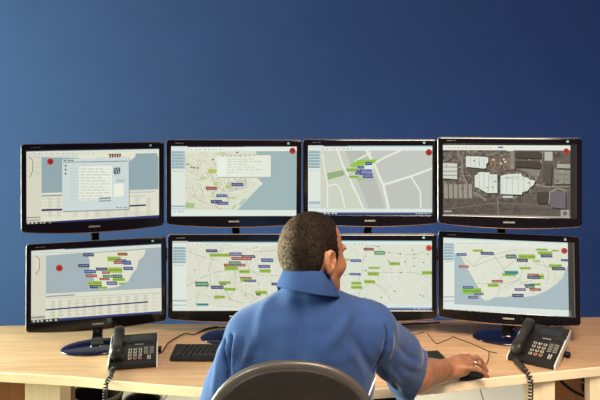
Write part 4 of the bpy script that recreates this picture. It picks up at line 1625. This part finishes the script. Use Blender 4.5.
def hand(B, W0, M, mirror=1):
    """x to the fingers, y to the thumb, z out of the back of the hand"""
    def p(x, y, z):
        return W0 + M @ np.array([x, y * mirror, z])
    MM = np.stack([M[:, 0], M[:, 1], M[:, 2]], 1)
    B.add(Ell(p(0.030, 0.0, 0.006), (0.046, 0.031, 0.019), MM), 0.02)
    B.add(Ell(p(0.062, 0.004, 0.014), (0.040, 0.040, 0.016), MM), 0.02)
    B.add(Ell(p(0.034, 0.022, -0.004), (0.034, 0.018, 0.018), MM), 0.015)
    B.add(Ell(p(0.040, -0.024, -0.004), (0.040, 0.015, 0.016), MM), 0.015)
    tips = []
    for nm, y0, ln, sp, bend in (('i', 0.037, 0.078, 0.14, (10, 32, 48)), ('m', 0.012, 0.087, 0.03, (4, 34, 56)), ('r', -0.014, 0.081, -0.10, (8, 38, 58)), ('p', -0.039, 0.064, -0.26, (16, 36, 50))):
        x, z = 0.088 - abs(y0 - 0.008) * 0.25, 0.020 - abs(y0 - 0.005) * 0.18
        a = p(x, y0, z)
        rr = 0.0090 if nm != 'p' else 0.0078
        B.add(Cap(p(0.055, y0 * 0.80, 0.012), a, 0.009, rr + 0.0012), 0.006)
        yy = y0
        prev = a
        for k, (seg, bd) in enumerate(zip((0.46, 0.30, 0.24), bend)):
            L = ln * seg
            x += L * math.cos(R(bd))
            z -= L * math.sin(R(bd))
            yy += L * sp
            b = p(x, yy, z)
            r0, r1 = rr * (1 - 0.08 * k), rr * (1 - 0.08 * (k + 1))
            B.add(Cap(prev, b, r0, r1), 0.0035 if k else 0.006)
            if k == 0:
                B.add(Ell(b, (rr * 1.05, rr * 1.05, rr * 1.05)), 0.004)
                tips.append((nm, prev, b))
            prev = b
    # thumb leaves the side of the palm near its base
    t0, t1, t2, t3 = p(0.014, 0.024, -0.004), p(0.044, 0.048, -0.008), p(0.070, 0.056, -0.016), p(0.092, 0.052, -0.024)
    B.add(Cap(t0, t1, 0.016, 0.0125), 0.012)
    B.add(Cap(t1, t2, 0.0120, 0.0108), 0.005)
    B.add(Cap(t2, t3, 0.0108, 0.0088), 0.004)
    return tips


ha, hb = R(20), R(2)
Hx = np.array([math.cos(ha) * math.cos(hb), math.sin(ha) * math.cos(hb), math.sin(hb)])
Hy = np.array([-math.sin(ha), math.cos(ha), 0.12])
Hy /= np.linalg.norm(Hy)
Hz = np.cross(Hx, Hy)
fingers = hand(B_, WRr, np.stack([Hx, Hy, Hz], 1))
Gx = np.array([0.2, 0.95, -0.25])
Gx /= np.linalg.norm(Gx)
Gy = np.cross(np.array([0, 0, 1.0]), Gx)
Gy /= -np.linalg.norm(Gy)
hand(B_, WL, np.stack([Gx, -Gy, np.cross(Gx, -Gy)], 1), mirror=-1)

V, Q = body.mesh((-0.32, 1.80, 0.55), (0.76, 2.62, 1.44), 0.0026)
person = np_mesh('person', V, Q, M_skin)
tag(person, 'man in a blue polo shirt seen from behind, his right hand on the mouse', 'person')

# hair: a cropped shell over the scalp
head_only = Body()
head_only.items = body.items[:3]
HV, HQ = head_only.mesh(HC - 0.16, HC + 0.16, 0.0024, iso=0.0030)
loc = (HV - HC) @ HM
r_, f_, u_ = loc[:, 0], loc[:, 1], loc[:, 2]
jit = 0.004 * np.sin(r_ * 310) * np.sin(f_ * 270 + 1.3) + 0.003 * np.sin(u_ * 420 + f_ * 160)
low = np.where(f_ < -0.030, -0.043 + 0.20 * np.abs(r_), np.where(f_ < 0.012, 0.026, -0.006))
# receding temples
fmax = np.interp(u_, [-0.02, 0.012, 0.028, 0.05, 0.08, 0.095, 0.11, 0.13], [0.030, 0.034, 0.026, 0.018, 0.025, 0.042, 0.066, 0.085])
keep = (u_ + jit > low) & (f_ + 0.5 * jit < fmax)
HV2, HQ2, used = keep_verts(HV, HQ, keep)
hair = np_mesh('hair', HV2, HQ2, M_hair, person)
hair['label'] = 'short cropped dark hair, paler low down, lit left back painted in'
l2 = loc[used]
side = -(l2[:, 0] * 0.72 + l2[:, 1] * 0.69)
grey = np.clip(0.05 + (side - 0.046) / 0.055 + 4.0 * np.clip(0.004 - l2[:, 2], 0, 1), 0.0, 1.0)  # lightens the left back as if lit, and the lower hair
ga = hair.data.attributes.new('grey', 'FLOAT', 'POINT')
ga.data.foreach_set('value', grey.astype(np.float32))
md = hair.modifiers.new('thickness', 'SOLIDIFY')
md.thickness = 0.0045
md.offset = -1
# eyes and brows
for s_ in (-1, 1):
    e = Vector(hd(s_ * 0.032, 0.086, 0.005))
    bm = bmesh.new()
    bmesh.ops.create_uvsphere(bm, u_segments=16, v_segments=12, radius=0.0118, matrix=Matrix.Translation(e))
    n0 = len(bm.faces)
    bmesh.ops.create_uvsphere(bm, u_segments=12, v_segments=8, radius=0.0058, matrix=Matrix.Translation(e + Vector(Fv) * 0.0072))
    for i, f in enumerate(bm.faces):
        f.material_index = 0 if i < n0 else 1
    obj('eye', bm, [M_eye, M_iris], person, True)
    bm = bmesh.new()
    add_tube(bm, smooth_path([Vector(hd(s_ * 0.014, 0.1035, 0.024)), Vector(hd(s_ * 0.032, 0.1005, 0.030)), Vector(hd(s_ * 0.052, 0.086, 0.025))], 5), 0.003, 6)
    obj('eyebrow', bm, M_hair, person, True)
# ring on the ring finger
for nm, a, b in fingers:
    if nm == 'r':
        a, b = Vector(a), Vector(b)
        c_ = a.lerp(b, 0.50)
        t = (b - a).normalized()
        s = t.cross(Vector((0, 0, 1))).normalized()
        q = t.cross(s)
        bm = bmesh.new()
        loops = []
        for dx, rr in ((-0.0032, 0.0108), (-0.0028, 0.0120), (0.0028, 0.0120), (0.0032, 0.0108)):
            loops.append([c_ + t * dx + (s * math.cos(2 * PI * k / 24) + q * math.sin(2 * PI * k / 24)) * rr for k in range(24)])
        add_loops(bm, loops, False, False)
        t_ = obj('ring', bm, M_ring, person, True)
        t_['label'] = 'silver ring on the ring finger'

# ---- the shirt
sh = Body()
sh.add(Ell((0.014, 2.000, 0.955), (0.200, 0.130, 0.190)), 0.03)
sh.add(Ell((0.008, 2.030, 0.750), (0.206, 0.150, 0.250)), 0.08)
sh.add(Ell((0.025, 1.945, 1.060), (0.135, 0.085, 0.115)), 0.06)
sh.add(Cap(SL + v3(0.02, 0, 0), SR + v3(-0.02, 0, 0), 0.074, 0.074), 0.05)
sh.add(Cap(NK + v3(-0.02, 0.0, 0.012), SL + v3(0.025, 0, 0.012), 0.060, 0.066), 0.05)
sh.add(Cap(NK + v3(0.02, 0.0, 0.010), SR + v3(-0.02, 0, 0.012), 0.060, 0.064), 0.05)
sh.add(Cap(NK + v3(0, -0.002, 0.0), hd(0.010, -0.014, -0.045), 0.065, 0.062), 0.03)
# left sleeve hangs beside the trunk
sh.add(Cap(SL + v3(0.005, 0, 0), SL + (EL - SL) * 0.55, 0.070, 0.067), 0.014)
sh.add(Cap(SL + (EL - SL) * 0.5, EL + v3(0.0, 0.0, -0.02), 0.067, 0.066), 0.006)
# right sleeve reaches forward
mid = SR + (ER - SR) * 0.5
sh.add(Cap(SR + v3(0.0, 0, 0), mid, 0.070, 0.076), 0.025)
sh.add(Cap(mid, ER + v3(0.0, 0.0, -0.008), 0.074, 0.078), 0.02)
sh.add(Cap(ER + v3(-0.01, 0, -0.01), ER + v3(0.08, 0.08, -0.03), 0.078, 0.080), 0.02)
V, Q = sh.mesh((-0.36, 1.80, 0.46), (0.56, 2.42, 1.30), 0.0042)
V = V.astype(np.float64)
Nn = vnormals(V, Q)
# openings: right sleeve hem, left sleeve hem, waist, neck
h0 = np.array(at(431, 352, 2.13))
h1 = np.array(at(418, 401, 2.12))
hv = h1 - h0
hn = np.cross(hv, (h0 + h1) / 2 - np.array([0, 0, EYE]))
hn /= np.linalg.norm(hn)
if hn[0] < 0:
    hn = -hn
ray_ = (h0 + h1) / 2 - np.array([0, 0, EYE])
hn = hn + 0.25 * ray_ / np.linalg.norm(ray_)
hn /= np.linalg.norm(hn)
near_r = np.linalg.norm(V - (ER + v3(0.04, 0.04, -0.01)), axis=1) < 0.26
cut_r = near_r & ((V - h0) @ hn > 0) & (V[:, 0] > 0.25)
ld = (EL - SL) / np.linalg.norm(EL - SL)
cut_l = ((V - EL) @ ld > -0.01) & (V[:, 0] < -0.10) & (np.linalg.norm(V - EL, axis=1) < 0.14) & (V[:, 0] < -0.135)
cut_w = V[:, 2] < 0.535
ncen = NK * 0.3 + hd(0.010, -0.014, -0.045) * 0.7
cut_n = (V[:, 2] > 1.216) & (np.linalg.norm(V[:, :2] - np.array([0.022, 1.937]), axis=1) < 0.062)

# folds: polylines read off the photograph, dropped on to the cloth, pushed along the normal
bv = BVHTree.FromPolygons([tuple(v) for v in V], [tuple(q) for q in Q.tolist()])


def drop(px, py):
    d = Vector(((px - 300) / FPX, 1.0, -(py - HOR) / FPX)).normalized()
    hit = bv.ray_cast(Vector((0, 0, EYE)), d)
    return hit[0]


def dropline(pts, m=6):
    out = []
    P = smooth_path([Vector((a, b, 0)) for a, b in pts], m)
    for p in P:
        h = drop(p.x, p.y)
        if h is not None:
            out.append(np.array(h))
    return np.array(out)


FOLDS = [
    # (points, depth (+ out / - in), width)
    ([(224, 340), (224, 352), (225.5, 364), (226, 378), (225, 392)], -0.015, 0.008),
    ([(227.5, 346), (227.5, 360), (227, 374)], 0.007, 0.0055),
    ([(231, 336), (230.5, 350), (229, 366), (228, 380)], -0.012, 0.0065),
    ([(236, 338), (234, 352), (231, 368)], 0.007, 0.008),
    ([(243, 340), (239, 354), (235, 366)], -0.005, 0.008),
    ([(250, 344), (246, 356), (242, 366)], 0.004, 0.009),
    ([(257, 346), (253, 360), (250, 370)], -0.004, 0.009),
    ([(219, 352), (216, 372), (213, 396)], 0.004, 0.012),
    ([(300, 298), (301, 320), (299, 350), (298, 364)], -0.008, 0.022),
    ([(268, 300), (262, 318), (258, 340)], 0.006, 0.02),
    ([(336, 300), (346, 320), (330, 345)], 0.005, 0.02),
    ([(352, 336), (362, 352), (371, 368)], -0.006, 0.012),
    ([(345, 344), (354, 358), (362, 372)], 0.003, 0.010),
    ([(386, 326), (387.5, 336), (385, 350), (379, 362), (373, 372)], -0.009, 0.0065),
    ([(391, 332), (392, 344), (388, 360)], 0.004, 0.008),
    ([(378, 366), (386, 376), (396, 389)], -0.010, 0.008),
    ([(384, 364), (394, 376), (403, 388)], 0.005, 0.009),
    ([(398, 346), (408, 356), (420, 362)], -0.004, 0.010),
    ([(402, 366), (410, 372), (422, 374)], -0.003, 0.012),
    ([(280, 296), (300, 294), (322, 296)], -0.003, 0.010),
    ([(272, 322), (300, 330), (330, 324)], 0.002, 0.018),
]
disp = np.zeros(len(V))
for pts, amp, wd in FOLDS:
    L = dropline(pts)
    if len(L) < 2:
        continue
    sel = np.where((np.abs(V - L.mean(0)).max(1) < 0.2))[0]
    best = np.full(len(sel), 1e9)
    tpar = np.zeros(len(sel))
    for i in range(len(L) - 1):
        a, b = L[i], L[i + 1]
        d = b - a
        t = np.clip(((V[sel] - a) @ d) / (d @ d + 1e-12), 0, 1)
        dist = np.linalg.norm(V[sel] - a - t[:, None] * d, axis=1)
        up = dist < best
        best[up] = dist[up]
        tpar[up] = (i + t[up]) / (len(L) - 1)
    env = np.sin(np.clip(tpar, 0, 1) * PI * 0.8 + PI * 0.1) ** 0.6
    disp[sel] += 1.5 * amp * np.exp(-(best / wd) ** 2) * env
# fine random slackness of the cloth
disp += 0.0014 * np.sin(V[:, 0] * 47 + 3 * np.sin(V[:, 2] * 31)) * np.sin(V[:, 2] * 39 + 2 * np.sin(V[:, 0] * 25 + V[:, 1] * 30))
piping_pts = dropline([(375.5, 376), (373, 383), (370.5, 390), (367.5, 398), (366, 404)])
seam_pts = dropline([(386, 325), (387.5, 336), (385, 350), (379, 362), (374.5, 372)])
V2 = V + Nn * disp[:, None]
keep = ~(cut_r | cut_l | cut_w | cut_n)
SV, SQ, used = keep_verts(V2, Q, keep)
shirt = np_mesh('polo_shirt', SV, SQ, M_shirt, person)
shirt['label'] = 'royal blue knitted polo shirt with loose elbow-length sleeves'
md = shirt.modifiers.new('cloth', 'SOLIDIFY')
md.thickness = 0.004
md.offset = -1
bv2 = BVHTree.FromPolygons([tuple(v) for v in V2], [tuple(q) for q in Q.tolist()])
if len(piping_pts) > 2:
    bm = bmesh.new()
    add_tube(bm, [Vector(p) + Vector((0, -0.003, 0)) for p in piping_pts], 0.0026, 8)
    t = obj('piping', bm, M_pipe, shirt, True)
    t['label'] = 'white piping below the right armhole'
bm = bmesh.new()
P = []
for p in seam_pts:
    hit = bv2.find_nearest(Vector(p))
    P.append(hit[0] + hit[1] * 0.0006)
add_tube(bm, P, 0.0013, 6)
obj('sleeve_seam', bm, M_seam, shirt, True)

# collar: folded over, lower on the right
ncx, ncy = 0.022, 1.937
bm = bmesh.new()
loops = []
prof = [(0.059, -0.030), (0.0595, -0.006), (0.0610, 0.0), (0.064, 0.0015), (0.0675, -0.003), (0.0745, -0.024), (0.089, -0.054), (0.0885, -0.058), (0.081, -0.056), (0.068, -0.03)]
nA = 64
ring_rows = []
for k in range(nA + 1):
    a = R(-250 + 320 * k / nA)            # open at the throat, front right
    dx, dy = math.cos(a), math.sin(a)
    back_ = 0.5 - 0.5 * dy
    tz = 1.257 - 0.155 * (dx * 0.075) / 0.075 * 0.10 - 0.040 * (1 - back_) ** 1.2 + 0.006 * back_
    row = []
    for rr, z in prof:
        drop_ = 1.0 if back_ > 0.4 else 1.25
        row.append(Vector((ncx + rr * 0.99 * dx, ncy + rr * 1.0 * dy, tz + z * drop_)))
    ring_rows.append(row)
add_loops(bm, ring_rows, True, True, True)
t = obj('collar', bm, M_collar, shirt, True)
t['label'] = 'turned-down collar of the polo shirt'

# trousers and shoes, mostly hidden by chair and desk
tr = Body()
HipL, HipR = np.array([-0.075, 1.99, 0.535]), np.array([0.115, 1.99, 0.535])
KnL, KnR = np.array([-0.13, 2.40, 0.555]), np.array([0.17, 2.40, 0.555])
AnL, AnR = np.array([-0.13, 2.44, 0.10]), np.array([0.17, 2.44, 0.10])
tr.add(Ell((0.02, 1.98, 0.565), (0.185, 0.140, 0.105)), 0.03)
for H_, K_, A_ in ((HipL, KnL, AnL), (HipR, KnR, AnR)):
    tr.add(Cap(H_, K_, 0.085, 0.066), 0.03)
    tr.add(Cap(K_, A_, 0.066, 0.052), 0.02)
V, Q = tr.mesh((-0.3, 1.8, 0.02), (0.34, 2.56, 0.72), 0.008)
kp = V[:, 2] > 0.075
V, Q, _ = keep_verts(V, Q, kp)
np_mesh('trousers', V, Q, M_trous, person)
for A_ in (AnL, AnR):
    s = Body()
    s.add(Ell((A_[0], A_[1] + 0.00, 0.062), (0.042, 0.055, 0.055)), 0.02)
    s.add(Ell((A_[0], A_[1] + 0.09, 0.040), (0.047, 0.115, 0.038)), 0.03)
    V, Q = s.mesh((A_[0] - 0.07, A_[1] - 0.08, -0.02), (A_[0] + 0.07, A_[1] + 0.24, 0.14), 0.006)
    V[:, 2] = np.maximum(V[:, 2], 0.002)
    np_mesh('shoe', V, Q, M_shoe, person)
